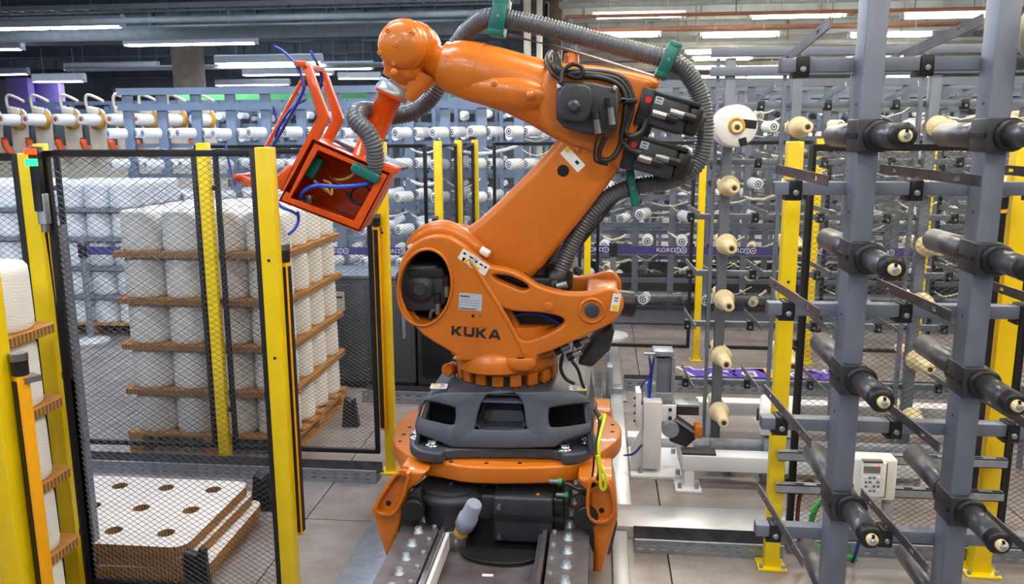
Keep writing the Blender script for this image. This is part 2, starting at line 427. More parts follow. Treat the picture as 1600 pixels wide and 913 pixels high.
# lamps over the robot cell, out of the picture above it
for iy, y in enumerate((-1.3, 1.3, 3.9, 6.5, 9.1, 11.7)):
    for x in (-7.4, -4.7, -2.0, 0.7, 3.4, 6.1):
        place_lamp(lampCL if x < 0 else lampCR, x, y, LAMP_Z, 'slim fluorescent batten hanging above the robot cell', 'battens above the robot cell')
# lamps in view, right: from the nearest row back
rows = [(28, (998, 1245, 1487)), (58, (972, 1155, 1390)), (84, (1120, 1385)), (94, (1128, 1370)), (108, (1110, 1180, 1400)), (122, (1130, 1200, 1420)), (134, (1010, 1100, 1230, 1450)), (146, (1060, 1290, 1545))]
rn = ['nearest', 'second', 'third', 'fourth', 'fifth', 'sixth', 'seventh', 'farthest']
for i, (py, xs) in enumerate(rows):
    D = (LAMP_Z-CAM_H)*FPX/(211-py)
    for j, px in enumerate(xs):
        p = at(px, py, D)
        place_lamp(lampR, p.x, p.y, p.z, f'fluorescent batten in the {rn[i]} row on the right, {("first", "second", "third", "fourth")[j]} from the robot', 'battens on the right side')
# left: longer battens with white reflectors
for lab, px, py in (('nearest long batten with white reflector at the top left corner', 75, 46), ('long batten with white reflector in front of the concrete column', 298, 71), ('long batten with white reflector cut by the left edge', -55, 80),
                    ('long batten above the violet wall, behind the nearer ones', 175, 110), ('long batten just right of the concrete column', 420, 100), ('long dim batten behind the gripper rods', 450, 118), ('thin distant batten above the cream winding heads', 226, 146), ('distant batten at the far left edge', -20, 118), ('thin far batten beyond the column foot', 395, 134)):
    D = (LAMP_Z-CAM_H)*FPX/(214-py); p = at(px, py, D)
    place_lamp(lampL, p.x, p.y, p.z, lab, 'long battens on the left side')
for lab, px, py in (('bright batten left of the robot wrist, the upper of two', 545, 109), ('bright batten left of the robot wrist, the lower of two', 562, 124)):
    D = (LAMP_Z-CAM_H)*FPX/(213-py); p = at(px, py, D)
    place_lamp(lampCL, p.x, p.y, p.z, lab, 'battens beside the robot wrist')
p = at(93, 129, 22.0); place_lamp(lampV, p.x, p.y, p.z, 'glowing violet batten in front of the violet wall', 'violet batten')

# ------------------------------------------------------------------ the hall
fl = struct(MB().b2((-27, -6, -0.06), (20, 44, -0.012)).obj('floor', 'dark_hole'))
slab = MB().b2((0.004, 0.004, -0.012), (1.996, 1.996, 0.0)).mesh('floor_slab', 'floor')
for i in range(-6, 7):
    for j in range(-2, 9):
        o = link('floor_slab', slab, fl, False); o.location = (0.37+2*i-2, 4.2+2*j-2, 0)
        # colour noise lives in object space: turn every second slab so the pattern does not repeat
        if (i+j) % 2: o.rotation_euler = (0, 0, PI); o.location = (0.37+2*i, 4.2+2*j, 0)
far = MB().b2((-27, 20.2, -0.012), (20, 44, 0)).b2((-27, -6, -0.012), (-13.63, 20.2, 0)).b2((12.37, -6, -0.012), (20, 20.2, 0)).b2((-13.63, -6, -0.012), (12.37, -1.8, 0))
link('floor_finish', far.mesh('floor_finish', 'floor'), fl)
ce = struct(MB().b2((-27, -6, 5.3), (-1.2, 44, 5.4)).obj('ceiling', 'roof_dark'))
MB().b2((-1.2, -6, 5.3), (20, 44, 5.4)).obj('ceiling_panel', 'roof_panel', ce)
struct(MB().b2((-27, 44, 0), (20, 44.2, 5.4)).obj('wall_back', 'wall_pale'))
struct(MB().b2((-27.2, -6, 0), (-27, 44.2, 5.4)).obj('wall_left', 'wall_pale'))
struct(MB().b2((20, -6, 0), (20.2, 44.2, 5.4)).obj('wall_right', 'wall_pale'))
struct(MB().b2((-27, -6.2, 0), (20, -6, 5.4)).obj('wall_front', 'wall_pale'))
# roof beams across the hall, left bay dark, right bay pale
n = 0
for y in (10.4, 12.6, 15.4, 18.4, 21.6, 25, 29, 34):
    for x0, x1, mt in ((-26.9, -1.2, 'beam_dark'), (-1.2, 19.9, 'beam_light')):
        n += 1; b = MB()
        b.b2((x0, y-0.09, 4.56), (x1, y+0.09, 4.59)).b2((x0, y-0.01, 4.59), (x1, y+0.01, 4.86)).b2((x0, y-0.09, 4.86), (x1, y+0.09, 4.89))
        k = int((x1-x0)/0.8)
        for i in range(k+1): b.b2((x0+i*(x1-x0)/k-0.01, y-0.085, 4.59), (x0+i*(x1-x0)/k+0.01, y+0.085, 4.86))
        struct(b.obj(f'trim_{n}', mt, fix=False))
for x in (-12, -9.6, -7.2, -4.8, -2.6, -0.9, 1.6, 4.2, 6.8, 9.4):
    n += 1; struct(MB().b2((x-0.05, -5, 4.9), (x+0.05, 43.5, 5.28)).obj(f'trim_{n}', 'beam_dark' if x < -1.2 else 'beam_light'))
# pipes and cable ladders under the roof
for lab, x0, x1, y, z, r, mt in (('rusty red pipe under the pale roof, lowest of the pipes', -0.6, 15, 13.4, 3.92, 0.028, 'pipe_rust'), ('grey pipe under the dark roof, in front of the column', -15, -1.4, 13.0, 3.95, 0.05, 'pipe_grey'), ('thick pale duct under the dark roof behind the wrist', -15, -2.0, 16.2, 4.15, 0.14, 'pipe_grey'),
        ('pale pipe under the light roof above the battens', -0.8, 15, 15.6, 4.42, 0.06, 'pipe_grey'), ('brown pipe under the light roof, second from the robot', -0.8, 15, 17.5, 4.2, 0.05, 'pipe_rust'), ('dark pipe high under the dark roof', -15, -1.4, 19.6, 4.4, 0.07, 'beam_dark'), ('grey pipe far back under the dark roof', -15, -1.4, 22.5, 4.0, 0.07, 'pipe_grey'), ('grey pipe far back under the light roof', -0.8, 15, 21.5, 4.3, 0.06, 'beam_light')):
    o = MB().cyl((x0, y, z), (x1, y, z), r, n=10).obj('roof_pipe', mt); tag(o, lab, 'pipe')
    k = int((x1-x0)/2.5)
    for i in range(1, k):
        MB().cyl((x0+i*(x1-x0)/k, y, z), (x0+i*(x1-x0)/k, y, 4.9), 0.008, n=5).obj('hanger', 'beam_dark', o)
for lab, y, z in (('long ladder cable tray hung across the dark roof', 14.2, 4.32), ('ladder cable tray hung further back under the dark roof', 17.4, 4.36)):
    t = empty('cable_ladder', (-8, y, z), lab, 'cable tray')
    for s in (-1, 1): MB().b2((-15, y+s*0.2-0.01, z-0.04), (-1.4, y+s*0.2+0.01, z+0.04)).obj('side_rail', 'pipe_grey', t)
    b = MB()
    for i in range(46): b.b2((-15+i*0.3-0.012, y-0.2, z-0.02), (-15+i*0.3+0.012, y+0.2, z))
    tag(b.obj('rungs', 'pipe_grey', t, fix=False), kind='stuff')
    for i in range(6): MB().cyl((-14+i*2.4, y, z), (-14+i*2.4, y, 4.9), 0.01, n=5).obj('hanger', 'beam_dark', t)
# columns
def column(name, px0, px1, Y, mt, lab, z0=0.0, z1=5.3, dep=None):
    a, b = at(px0, 100, Y), at(px1, 100, Y); d = dep or abs(b.x-a.x)
    o = MB().b2((a.x, Y, z0), (b.x, Y+d, z1)).obj(name, mt, bevel=0.02); return tag(o, lab, 'column')
column('concrete_column', 268, 303, 20.2, 'concrete', 'rough brown concrete column behind the long battens')
column('concrete_column', 858, 878, 16.6, 'concrete', 'slim brown column behind the hose on top of the robot arm')
column('white_pipe', 818, 829, 13.8, 'cream_paint', 'pale upright pipe behind the robot arm, the left of two', dep=0.1)
column('white_pipe', 838, 847, 13.8, 'cream_paint', 'pale upright pipe behind the robot arm, the right of two', dep=0.1)
for lab, px0, px1, Y, z1 in (('violet wall panel behind the cream winding heads, the left one', 12, 46, 24, 3.9), ('violet wall panel behind the cream winding heads, the right one', 48, 94, 24.5, 3.75)):
    a, b_ = at(px0, 160, Y), at(px1, 160, Y)
    tag(MB().b2((a.x, Y, 0), (b_.x, Y+0.3, z1)).obj('violet_partition', 'wall_violet', bevel=0.02), lab, 'partition')
t = tag(MB().b2((-9.5, 18.2, 2.92), (9.5, 18.3, 3.08)).obj('green_guard_rail', 'green_band'), 'long pale green rail running behind the creels', 'rail')
for x in (-9, -6, -3, 0, 3, 6, 9): MB().b2((x-0.04, 18.3, 0), (x+0.04, 18.38, 3.05)).obj('support', 'rack_far', t)

k = 0
for y in (17, 19.8, 22.8, 26.5, 31):
    for x0, x1 in ((-13.5, -10), (-9.2, -7.4), (-6.8, -5.0), (-4.6, -2.9), (0.0, 1.3), (2.2, 4.0), (4.8, 6.6), (7.2, 9.2)):
        k += 1; struct(MB().b2((x0, y-0.9, 5.275), (x1, y+0.9, 5.299)).obj(f'window_{k}', 'rooflight'))

# ------------------------------------------------------------------ robot
RX, RY = -0.475, 4.15
rob = empty('industrial_robot', (RX, RY, 0), 'large orange palletising robot on a dark grey base, standing on the floor rail', 'robot')
YF = RY-0.28     # front cheek
def XY(px, py, Y): return at(px, py, Y)
# --- carriage plate: plan outline, z 0.53 .. 0.60
PZ = 0.60
plan = [gnd(*q, PZ) for q in ((634, 648), (616, 672), (617, 695), (645, 714), (690, 722), (740, 730), (850, 730), (905, 724), (942, 706), (969, 684), (970, 655), (952, 642))]
front = [(p.x, p.y) for p in plan if p.y < RY-0.02]
cx = RX-0.005
back = [(p[0], 2*RY-p[1]+0.02) for p in front if p[1] < RY-0.02]
outline = smooth_loop(front+list(reversed(back)), 3)
car = plate('carriage', outline, 0.085, Matrix.Translation((0, 0, PZ-0.0425)), 'orange', rob, bevel=0.012)
for q in ((640, 668), (631, 679), (625, 690), (705, 722), (760, 724), (812, 724), (957, 664), (957, 675)):
    p = gnd(*q, PZ); MB().cyl((p.x, p.y, PZ-0.01), (p.x, p.y, PZ+0.001), 0.011, n=12).obj('bolt_hole', 'dark_hole', car)
def leg(sx, fy):
    """a carriage leg: cast upright with a scooped pocket, from the plate down beside the rail"""
    s = 1 if fy < RY else -1
    Yf = fy
    if sx < 0:
        o_px = [(630, 722), (584, 788), (607, 862), (620, 848), (632, 800), (640, 760), (662, 745), (672, 724)]
        h_px = [(626, 735), (598, 782), (618, 787), (630, 770), (641, 735), (636, 727)]
    else:
        o_px = [(905, 724), (903, 745), (920, 765), (921, 800), (928, 830), (927, 886), (941, 887), (965, 800), (962, 765), (956, 722), (945, 705)]
        h_px = [(925, 728), (923, 790), (940, 800), (955, 790), (955, 770), (946, 738), (935, 722)]
    fr = [(x, min(z, PZ-0.012)) for x, z in px2xz(o_px, 3.62)]
    pl = plate('leg', fr, 0.26, xzM(Yf+s*0.13), 'orange', rob, bevel=0.022, res=3)
    if s == 1:
        hp = [(x, min(z, PZ-0.03)) for x, z in px2xz(h_px, 3.62)]; c = V((sum(p[0] for p in hp)/len(hp), sum(p[1] for p in hp)/len(hp)))
        # raised rim that makes the pocket
        rim = smooth_loop(hp, 4); big = _offset(rim if _area(rim) > 0 else rim[::-1], -0.018)
        plate('pocket_rim', big, 0.05, xzM(Yf-0.012), 'orange', pl, holes=[rim], bevel=0.014)
        q = at(607 if sx < 0 else 940, 787 if sx < 0 else 798, Yf-0.002)
        MB().cyl(q, q+V((0, 0.01, 0)), 0.013, n=12).obj('bolt_hole', 'dark_hole', pl)
        # black roller bracket on the inside
        x0 = -0.80 if sx < 0 else -0.10
        sg = 1 if sx < 0 else -1
        br = MB().prism([V((x0-sg*0.20, Yf+0.02, 0.36)), V((x0-sg*0.03, Yf+0.02, 0.50)), V((x0-sg*0.02, Yf+0.02, 0.40)), V((x0-sg*0.09, Yf+0.02, 0.20)), V((x0-sg*0.17, Yf+0.02, 0.20))], (0, 0.1, 0)).obj('roller_bracket', 'black_motor', rob, bevel=0.008)
        MB().cyl((x0-sg*0.055, Yf-0.03, 0.40), (x0-sg*0.055, Yf+0.02, 0.40), 0.055, n=20).obj('roller', 'black_plastic', br, bevel=0.006)
        for zz in (0.225, 0.265): MB().cyl((x0-sg*0.14, Yf+0.005, zz), (x0-sg*0.14, Yf+0.02, zz), 0.009, n=6).obj('bolt', 'steel', br)
leg(-1, 3.56); leg(1, 3.56); leg(-1, 2*RY-3.56); leg(1, 2*RY-3.56)
# --- drive under the plate
g = MB().lathe((-0.70, 3.72, 0.26), (0, 0, 1), [(0, 0.13), (0.02, 0.15), (0.13, 0.15), (0.15, 0.165), (0.18, 0.165), (0.185, 0.15), (0.205, 0.15)], n=36).obj('drive_gearbox', 'black_motor', rob)
MB().b2((-0.86, 3.66, 0.24), (-0.60, 3.92, 0.40)).obj('gearbox_housing', 'black_motor', rob, bevel=0.02)
MB().b2((-0.60, 3.66, 0.30), (-0.46, 3.84, 0.44)).obj('coupling_housing', 'black_motor', rob, bevel=0.02)
mo = MB().b2((-0.48, 3.58, 0.24), (-0.20, 3.80, 0.465)).obj('drive_motor', 'black_motor', rob, bevel=0.012)
MB().b2((-0.205, 3.60, 0.27), (-0.145, 3.78, 0.46)).obj('motor_end_bell', 'black_plastic', rob, bevel=0.014)
MB().b2((-0.475, 3.568, 0.36), (-0.15, 3.58, 0.38)).obj('motor_rib', 'black_plastic', mo)
MB().prism([(-0.285, 3.62, 0.466), (-0.262, 3.62, 0.466), (-0.274, 3.645, 0.466)], (0, 0, 0.002)).obj('warning_mark', 'amber', mo)
for x, z in ((-0.45, 0.425), (-0.45, 0.275)): MB().cyl((x, 3.55, z), (x, 3.58, z), 0.011, n=6).obj('bolt', 'steel', mo)
q = at(658, 697, 3.70)
MB().cyl((-0.70, 3.70, 0.465), (-0.70, 3.70, 0.475), 0.010, n=6).obj('bolt', 'steel', g)
MB().cyl((-0.875, 3.62, 0.44), (-0.875, 3.62, 0.48), 0.022, 0.017, n=12).obj('grease_nipple', 'steel', g)
# black sheet standing in for the shaded void under the drive
plate('drive_void_shade', smooth_loop([(-0.655, 4.4), (-0.655, 3.75), (-0.63, 3.52), (-0.54, 3.44), (-0.40, 3.42), (-0.29, 3.46), (-0.24, 3.56), (-0.235, 3.8), (-0.235, 4.4)], 3), 0.02, Matrix.Translation((0, 0, 0.212)), 'black_plastic', rob, bevel=0.004)
# lubricator: clear bottle with cap leaning in front of the drive
a, b2_ = at(714, 846, 3.48), at(742, 787, 3.40); ax = (b2_-a); L = ax.length
lub = MB().lathe(a, ax, [(0, 0.012), (L*0.16, 0.013), (L*0.18, 0.032), (L*0.42, 0.034), (L*0.43, 0.046), (L*0.66, 0.045), (L*0.68, 0.039), (L*0.97, 0.037), (L, 0.031)], n=20).obj('lubricator', 'cap_clear', rob)
MB().lathe(a, ax, [(L*0.22, 0.0335), (L*0.32, 0.0345)], n=20).obj('oil_window', 'core_gold', lub)
MB().lathe(a-ax*0.05, ax, [(0, 0.009), (L*0.2, 0.011)], n=12).obj('brass_fitting', 'core_gold', lub)
pb = [at(*q, 3.55) for q in ((681, 832), (727, 832), (727, 862), (681, 870))]
MB().prism(pb, (0, 0.09, 0)).obj('limit_switch_plate', 'steel', rob, bevel=0.004)
# cables leaving the motor on the right
for nm, mt, pts, r in (('motor_cable', 'cable_black', [(872, 756, 3.64), (888, 757, 3.62), (905, 765, 3.6), (925, 760, 3.57), (937, 740, 3.53), (934, 700, 3.55), (938, 660, 3.7), (930, 640, 3.75)], 0.011),
                       ('signal_cable', 'cable_black', [(885, 775, 3.62), (905, 772, 3.58), (922, 756, 3.56), (928, 720, 3.54), (926, 680, 3.6)], 0.005),
                       ('earth_cable', 'yellow_green', [(938, 655, 3.68), (945, 650, 3.66), (936, 690, 3.55), (937, 720, 3.52), (946, 745, 3.50), (945, 764, 3.50), (939, 762, 3.5), (938, 740, 3.5), (934, 712, 3.5)], 0.0075)):
    MB().tube(smooth_path([at(*p) for p in pts], 8), r, 8).obj(nm, mt, rob)
for py in (753, 774):
    q = at(872 if py == 753 else 882, py, 3.62); MB().cyl(q-V((0.04, 0, 0)), q, 0.012, n=10).obj('cable_plug', 'steel', rob); MB().cyl(q, q+V((0.018, 0, 0)), 0.016, n=10).obj('green_plug_ring', 'green_conn', rob)
# --- grey base
BZ0, BZ1 = PZ, 0.83
foot = [gnd(*q, PZ+0.05) for q in ((648, 672), (640, 692), (655, 706), (690, 710), (712, 703), (860, 704), (880, 712), (915, 708), (932, 690), (926, 668))]
fo = [(p.x, p.y) for p in foot]; fo += [(p[0], 2*RY-p[1]) for p in reversed(fo) if p[1] < RY-0.05]
base = plate('base_foot', smooth_loop(fo, 3), 0.055, Matrix.Translation((0, 0, PZ+0.0285)), 'robot_grey', rob, bevel=0.012)
for q in ((652, 683), (677, 694), (882, 701), (915, 689)):
    p = gnd(*q, PZ+0.056)
    MB().lathe((p.x, p.y, PZ+0.05), (0, 0, 1), [(0, 0.042), (0.012, 0.042), (0.013, 0.03), (0.034, 0.028)], n=18).obj('anchor_bolt', 'chrome', base)
# body: four leaning walls and a top; the front wall has two windows and a recess
YB = 3.70      # front wall at its foot
def lean(px, py, z):  # front wall leans back going up
    return at(px, py, YB+0.42*(z-0.66))
fw = [(647, 688), (660, 632), (672, 620), (920, 620), (928, 634), (930, 690)]
def front_xz(pts):
    out = []
    for x, y in pts:
        z = at(x, y, YB+0.03).z; out.append(lean(x, y, z))
    return out
def lean_plate(name, pts, holes, th, mt, parent, bevel, shift=0.0):
    # plate in the leaning plane: local x = X, local y along the slope
    k = math.sqrt(1+0.42**2); up = V((0, 0.42, 1))/k; nrm = V((1, 0, 0)).cross(up)
    o0 = V((0, YB, 0.66))
    def loc(pts):
        r_ = []
        for x, y in pts:
            d = FW + RT*((x-800)/FPX) - UP*((y-456.5)/FPX); c0 = V((0, 0, CAM_H))
            t = (o0-c0).dot(nrm)/d.dot(nrm); p = c0+d*t-o0; r_.append((p.x, p.dot(up)))
        return r_
    M = Matrix((V((1, 0, 0)), up, nrm)).transposed().to_4x4(); M.translation = o0+nrm*shift
    return plate(name, loc(pts), th, M, mt, parent, holes=[smooth_loop(loc(h), 4) for h in holes], bevel=bevel), loc, M
winL = [(664, 628), (706, 636), (712, 643), (711, 659), (704, 664), (662, 654), (657, 647)]
winR = [(864, 637), (916, 631), (922, 637), (921, 656), (914, 662), (866, 668), (858, 661), (858, 645)]
rec = [(760, 619), (810, 619), (822, 664), (817, 671), (750, 671), (744, 665)]
bf, loc, Mb = lean_plate('base_front', [(650, 677), (649, 664), (657, 634), (665, 622), (690, 614), (900, 612), (919, 621), (926, 640), (927, 668), (924, 676), (880, 690), (868, 699), (790, 701), (705, 699), (690, 692)], [winL, winR, rec], 0.03, 'robot_grey', base, 0.008)
# recess: a pocket behind the hole
rl = loc(rec); bk = [(p[0]*1.0, p[1]) for p in rl]
b = MB(); R0 = [Mb @ V((x, y, 0.0)) for x, y in rl]; cxr = sum(p.x for p in R0)/6
R1 = [V((cxr+(p.x-cxr)*0.86, p.y+0.14, p.z-0.01)) for p in R0]
b.loft([R0, R1], smooth=False, caps=False); b.add(R1, [tuple(range(6))]); b.obj('base_recess', 'robot_grey', base, fix=False)
sh = 0.02
tl, tr = at(664, 622, 3.80), at(920, 621, 3.80)
top_z = tl.z
xs0, xs1 = at(641, 692, YB).x+0.01, at(931, 690, YB).x-0.01
for sx, x0, x1 in ((-1, xs0, tl.x+0.005), (1, xs1, tr.x-0.005)):
    MB().prism([(x0, YB+0.02, 0.655), (x1, 3.82, top_z), (x1, 2*RY-3.82, top_z), (x0, 2*RY-YB-0.02, 0.655)], (-sx*0.025, 0, 0)).obj('base_side', 'robot_grey', base, bevel=0.008)
MB().b2((xs0+0.04, 2*RY-3.86, 0.65), (xs1-0.04, 2*RY-3.83, top_z-0.01)).obj('base_back', 'robot_grey', base)
MB().b2((xs0+0.05, YB+0.22, PZ+0.03), (xs1-0.05, YB+0.24, top_z-0.02)).obj('base_shade', 'black_plastic', base)  # black sheet painting the shade seen through the base windows
topo = [(tl.x+0.01, 3.775), (-0.83, 3.765), (-0.62, 3.78), (-0.33, 3.78), (-0.12, 3.765), (tr.x-0.01, 3.775), (tr.x-0.01, 4.5), (tl.x+0.01, 4.5)]
# top deck slopes up to the ring
dk = MB(); n = 40
o_ring, i_ring = [], []
hx, hy = (tr.x-tl.x)/2, 0.38; mx_ = (tl.x+tr.x)/2
for k in range(n):
    a = 2*PI*k/n; c, s_ = math.cos(a), math.sin(a); q = max(abs(c), abs(s_))
    sq = min(1/abs(c) if abs(c) > 1e-6 else 9, 1/abs(s_) if abs(s_) > 1e-6 else 9); sq = min(sq, 1.25)
    o_ring.append(V((mx_+hx*c*sq if abs(c*sq) < 1 else mx_+hx*math.copysign(1, c), RY+hy*max(-1, min(1, s_*sq)), top_z-0.004)))
    i_ring.append(V((RX-0.01+0.27*c, RY+0.27*s_, top_z+0.03)))
dk.loft([o_ring, i_ring], smooth=True, caps=False); dk.obj('base_top', 'robot_grey', base)
MB().lathe((RX-0.01, RY, top_z-0.02), (0, 0, 1), [(0, 0.29), (0.035, 0.275), (0.045, 0.262), (0.055, 0.25), (0.06, 0.21)], n=48).obj('base_collar', 'robot_grey', base)
def label(name, p, right, up, wd, ht, parent, rows=(), colr='label_white', n=None):
    """a printed sticker: thin plate with print strips; rows are (x, y, w, h, material) in unit coordinates"""
    M = facing(p, right, up)
    o = plate(name, rrect(0, 0, wd, ht, min(wd, ht)*0.06, 2), 0.002, M, colr, parent)
    for x, y, w_, h_, mt in rows:
        plate('print', [((x-w_/2)*wd, (y-h_/2)*ht), ((x+w_/2)*wd, (y-h_/2)*ht), ((x+w_/2)*wd, (y+h_/2)*ht), ((x-w_/2)*wd, (y+h_/2)*ht)], 0.001, M @ Matrix.Translation((0, 0, 0.0012)), mt, o)
    return o
WARN = [(-0.28, 0.28, 0.3, 0.34, 'label_yellow'), (0.18, 0.25, 0.22, 0.12, 'ink'), (0.2, -0.05, 0.34, 0.06, 'ink'), (0.16, -0.22, 0.3, 0.05, 'ink'), (-0.2, -0.2, 0.2, 0.04, 'ink')]
def on_deck(px, py):
    p = gnd(px, py, top_z+0.02); return p
p = on_deck(686, 605); label('warning_label', p+V((0, 0, 0.004)), (1, 0.02, 0), (0.1, 1, 0.16), 0.085, 0.055, base, WARN)
p = on_deck(903, 608); label('warning_label', p+V((0, 0, 0.004)), (1, 0.02, 0), (-0.05, 1, 0.16), 0.085, 0.055, base, [(-x, -y, w_, h_, m_) for x, y, w_, h_, m_ in WARN])
# orange stub seen through the windows
MB().b2((-0.80, 3.86, PZ), (-0.60, 4.3, PZ+0.03)).b2((-0.32, 3.86, PZ), (-0.12, 4.3, PZ+0.03)).obj('carriage_pad', 'orange', rob, bevel=0.008)
# --- turning ring with castellations
RZ = at(787, 606, RY-0.26).z
ring = MB().lathe((RX, RY, RZ), (0, 0, 1), [(0.0, 0.215), (0.0, 0.232), (0.055, 0.232), (0.056, 0.262), (0.085, 0.264), (0.12, 0.268), (0.13, 0.262)], n=56).obj('turning_ring', 'orange', rob)
tooth = MB().box((0, 0, 0), (0.056, 0.034, 0.060)).mesh('ring_tooth', 'orange', bevel=0.004)
boltm = MB().cyl((0, 0, -0.012), (0, 0, 0.012), 0.011, n=6).mesh('ring_bolt', 'orange')
for k in range(18):
    a = 2*PI*(k+0.3)/18
    o = link('ring_tooth', tooth, rob, False); o.location = (0.2475*math.cos(a), 0.2475*math.sin(a), RZ+0.032); o.rotation_euler = (0, 0, a+PI/2)
    o = link('ring_bolt', boltm, rob, False); o.location = (0.248*math.cos(a), 0.248*math.sin(a), RZ-0.006)
    a = 2*PI*(k+0.8)/18
    o = link('ring_gap_shade', bpy.data.meshes.get('ring_gap_shade') or MB().box((0, 0, 0), (0.036, 0.004, 0.05)).mesh('ring_gap_shade', 'core_dark'), rob, False)  # dark strips in place of the shade between the ring teeth
    o.location = (0.2345*math.cos(a), 0.2345*math.sin(a), RZ+0.03); o.rotation_euler = (0, 0, a+PI/2)
# --- column foot: flared bowl with a dome lug
def sring(cx_, cy_, z, rx, ry, n=40, e=1.0):
    out = []
    for k in range(n):
        a = 2*PI*k/n; c, s_ = math.cos(a), math.sin(a)
        out.append(V((cx_+rx*math.copysign(abs(c)**e, c), cy_+ry*math.copysign(abs(s_)**e, s_), z)))
    return out
zc = lambda y: at(787, y, YF).z
bowl = MB().loft([sring(RX, RY, RZ+0.125, 0.262, 0.262), sring(RX, RY, RZ+0.16, 0.268, 0.268), sring(RX, RY, zc(552), 0.255, 0.262), sring(RX+0.0, RY, zc(535), 0.27, 0.265, e=0.85), sring(RX-0.0, RY, zc(515), 0.30, 0.25, e=0.8)]).obj('column_foot', 'orange', rob)
p = at(768, 578, YF-0.03)
dome = MB(); rs = []
for t in range(8):
    a = PI/2*t/7; k = math.cos(a)**0.8 if t < 7 else 0.02
    rs.append([V((p.x+0.195*k*math.cos(2*PI*q/32), RY-0.13-0.185*k*math.sin(2*PI*q/32) if math.sin(2*PI*q/32) > 0 else RY-0.13, p.z+0.115*math.sin(a))) for q in range(32)])
rs.insert(0, [V((v.x, v.y, p.z-0.025)) for v in rs[0]])
dome.loft(rs).obj('foot_dome', 'orange', rob)
lg = at(812, 566, YF-0.05)
MB().loft([[V((lg.x+r_*1.45*math.cos(2*PI*k/20), RY-0.27-r_*0.8*math.sin(2*PI*k/20), z)) for k in range(20)] for r_, z in ((0.044, lg.z-0.05), (0.055, lg.z-0.03), (0.055, lg.z-0.005), (0.048, lg.z+0.008))]).obj('foot_lug', 'orange', rob)
MB().cyl((lg.x, RY-0.28, lg.z+0.004), (lg.x, RY-0.28, lg.z+0.010), 0.02, n=14).obj('lug_hole', 'dark_hole', rob)
o = MB().lathe(at(706, 575, 4.1), (-0.3, -1, 0), [(0, 0.03), (0.05, 0.035), (0.06, 0.028)], n=16).obj('foot_plug', 'orange', rob)
# --- column cheeks
c_out = [(712, 556), (688, 541), (661, 524), (640, 500), (627, 475), (620, 445), (623, 417), (634, 393), (652, 376), (675, 368), (700, 370), (722, 382), (742, 400), (765, 417), (790, 421), (815, 430), (838, 446), (865, 455), (895, 460), (925, 458), (955, 450), (970, 461), (975, 480), (960, 503), (930, 518), (895, 534), (865, 548), (840, 556), (830, 565), (712, 565)]
hole = ellipse(664, 449, 40, 58, 30, R(8))
slot = smooth_loop([(781, 482), (805, 487), (850, 490), (876, 496), (881, 504), (872, 514), (845, 527), (823, 533), (812, 527), (795, 505)], 4)
slot2 = smooth_loop([(770, 430), (792, 431), (815, 440), (826, 450), (815, 454), (795, 446), (776, 438)], 4)
def cheek(name, Y, th, with_slots=True, bevel=0.014):
    # the same outline at both cheeks, taken at the depth of the front one
    ol = px2xz(smooth_loop(c_out, 2), YF); hs = [px2xz(hole, YF)]+([px2xz(slot, YF), px2xz(slot2, YF)] if with_slots else [])
    return plate(name, ol, th, xzM(Y), 'orange', rob, holes=hs, bevel=bevel, res=4)
colf = cheek('column_cheek', YF+0.045, 0.09); cheek('column_cheek', 2*RY-YF-0.045, 0.09)
core = px2xz([(700, 556), (664, 524), (640, 498), (628, 470), (624, 440), (632, 405), (652, 382), (690, 374), (725, 388), (748, 410), (770, 432), (790, 480), (812, 520), (838, 552), (838, 562), (712, 562)], YF)
plate('column_core', smooth_loop(core, 2), 0.40, xzM(RY), 'orange', rob, holes=[px2xz(ellipse(664, 449, 41, 59, 30, R(8)), YF)], bevel=0.004)
# rim lip around the motor opening
lip_o = px2xz(ellipse(664, 449, 44, 62.5, 36, R(8)), YF); lip_i = px2xz(ellipse(664, 449, 39.5, 57.5, 36, R(8)), YF)
plate('opening_rim', lip_o, 0.03, xzM(YF+0.002), 'orange', colf, holes=[lip_i], bevel=0.010, res=3)
# raised ridge from the shoulder down to the foot
rg = [at(*q, YF+0.006) for q in ((733, 405), (748, 428), (765, 455), (785, 487), (806, 525), (820, 553))]
MB().tube(smooth_path(rg, 6), 0.013, 8).obj('column_ridge', 'orange', colf)
# right arm end: boss, rubber buffer, back bridge
p = at(925, 486, YF-0.005); MB().lathe(p+V((0, 0.03, 0)), (0, -1, 0), [(0, 0.064), (0.03, 0.064), (0.038, 0.056), (0.03, 0.05), (0.01, 0.046)], n=28).obj('pivot_boss', 'orange', colf)
MB().cyl(p+V((0, 0.03, 0)), p+V((0, -0.002, 0)), 0.036, n=24).obj('pivot_pin', 'robot_grey', colf, bevel=0.004)
a = at(974, 474, RY-0.16); MB().lathe(a-V((0.03, 0, 0)), (1, 0.1, -0.12), [(0, 0.066), (0.07, 0.066), (0.085, 0.062), (0.09, 0.045), (0.091, 0.0)], n=28).obj('rubber_buffer', 'black_plastic', rob)
MB().b2((at(915, 470, YF).x, YF+0.08, at(915, 500, YF).z), (at(968, 470, YF).x, 2*RY-YF-0.08, at(915, 462, YF).z)).obj('arm_bridge', 'orange', rob, bevel=0.02)
p = at(857, 480, YF-0.012); MB().cyl(p+V((0, 0.02, 0)), p, 0.021, n=18).obj('column_plug', 'orange', colf, bevel=0.003)
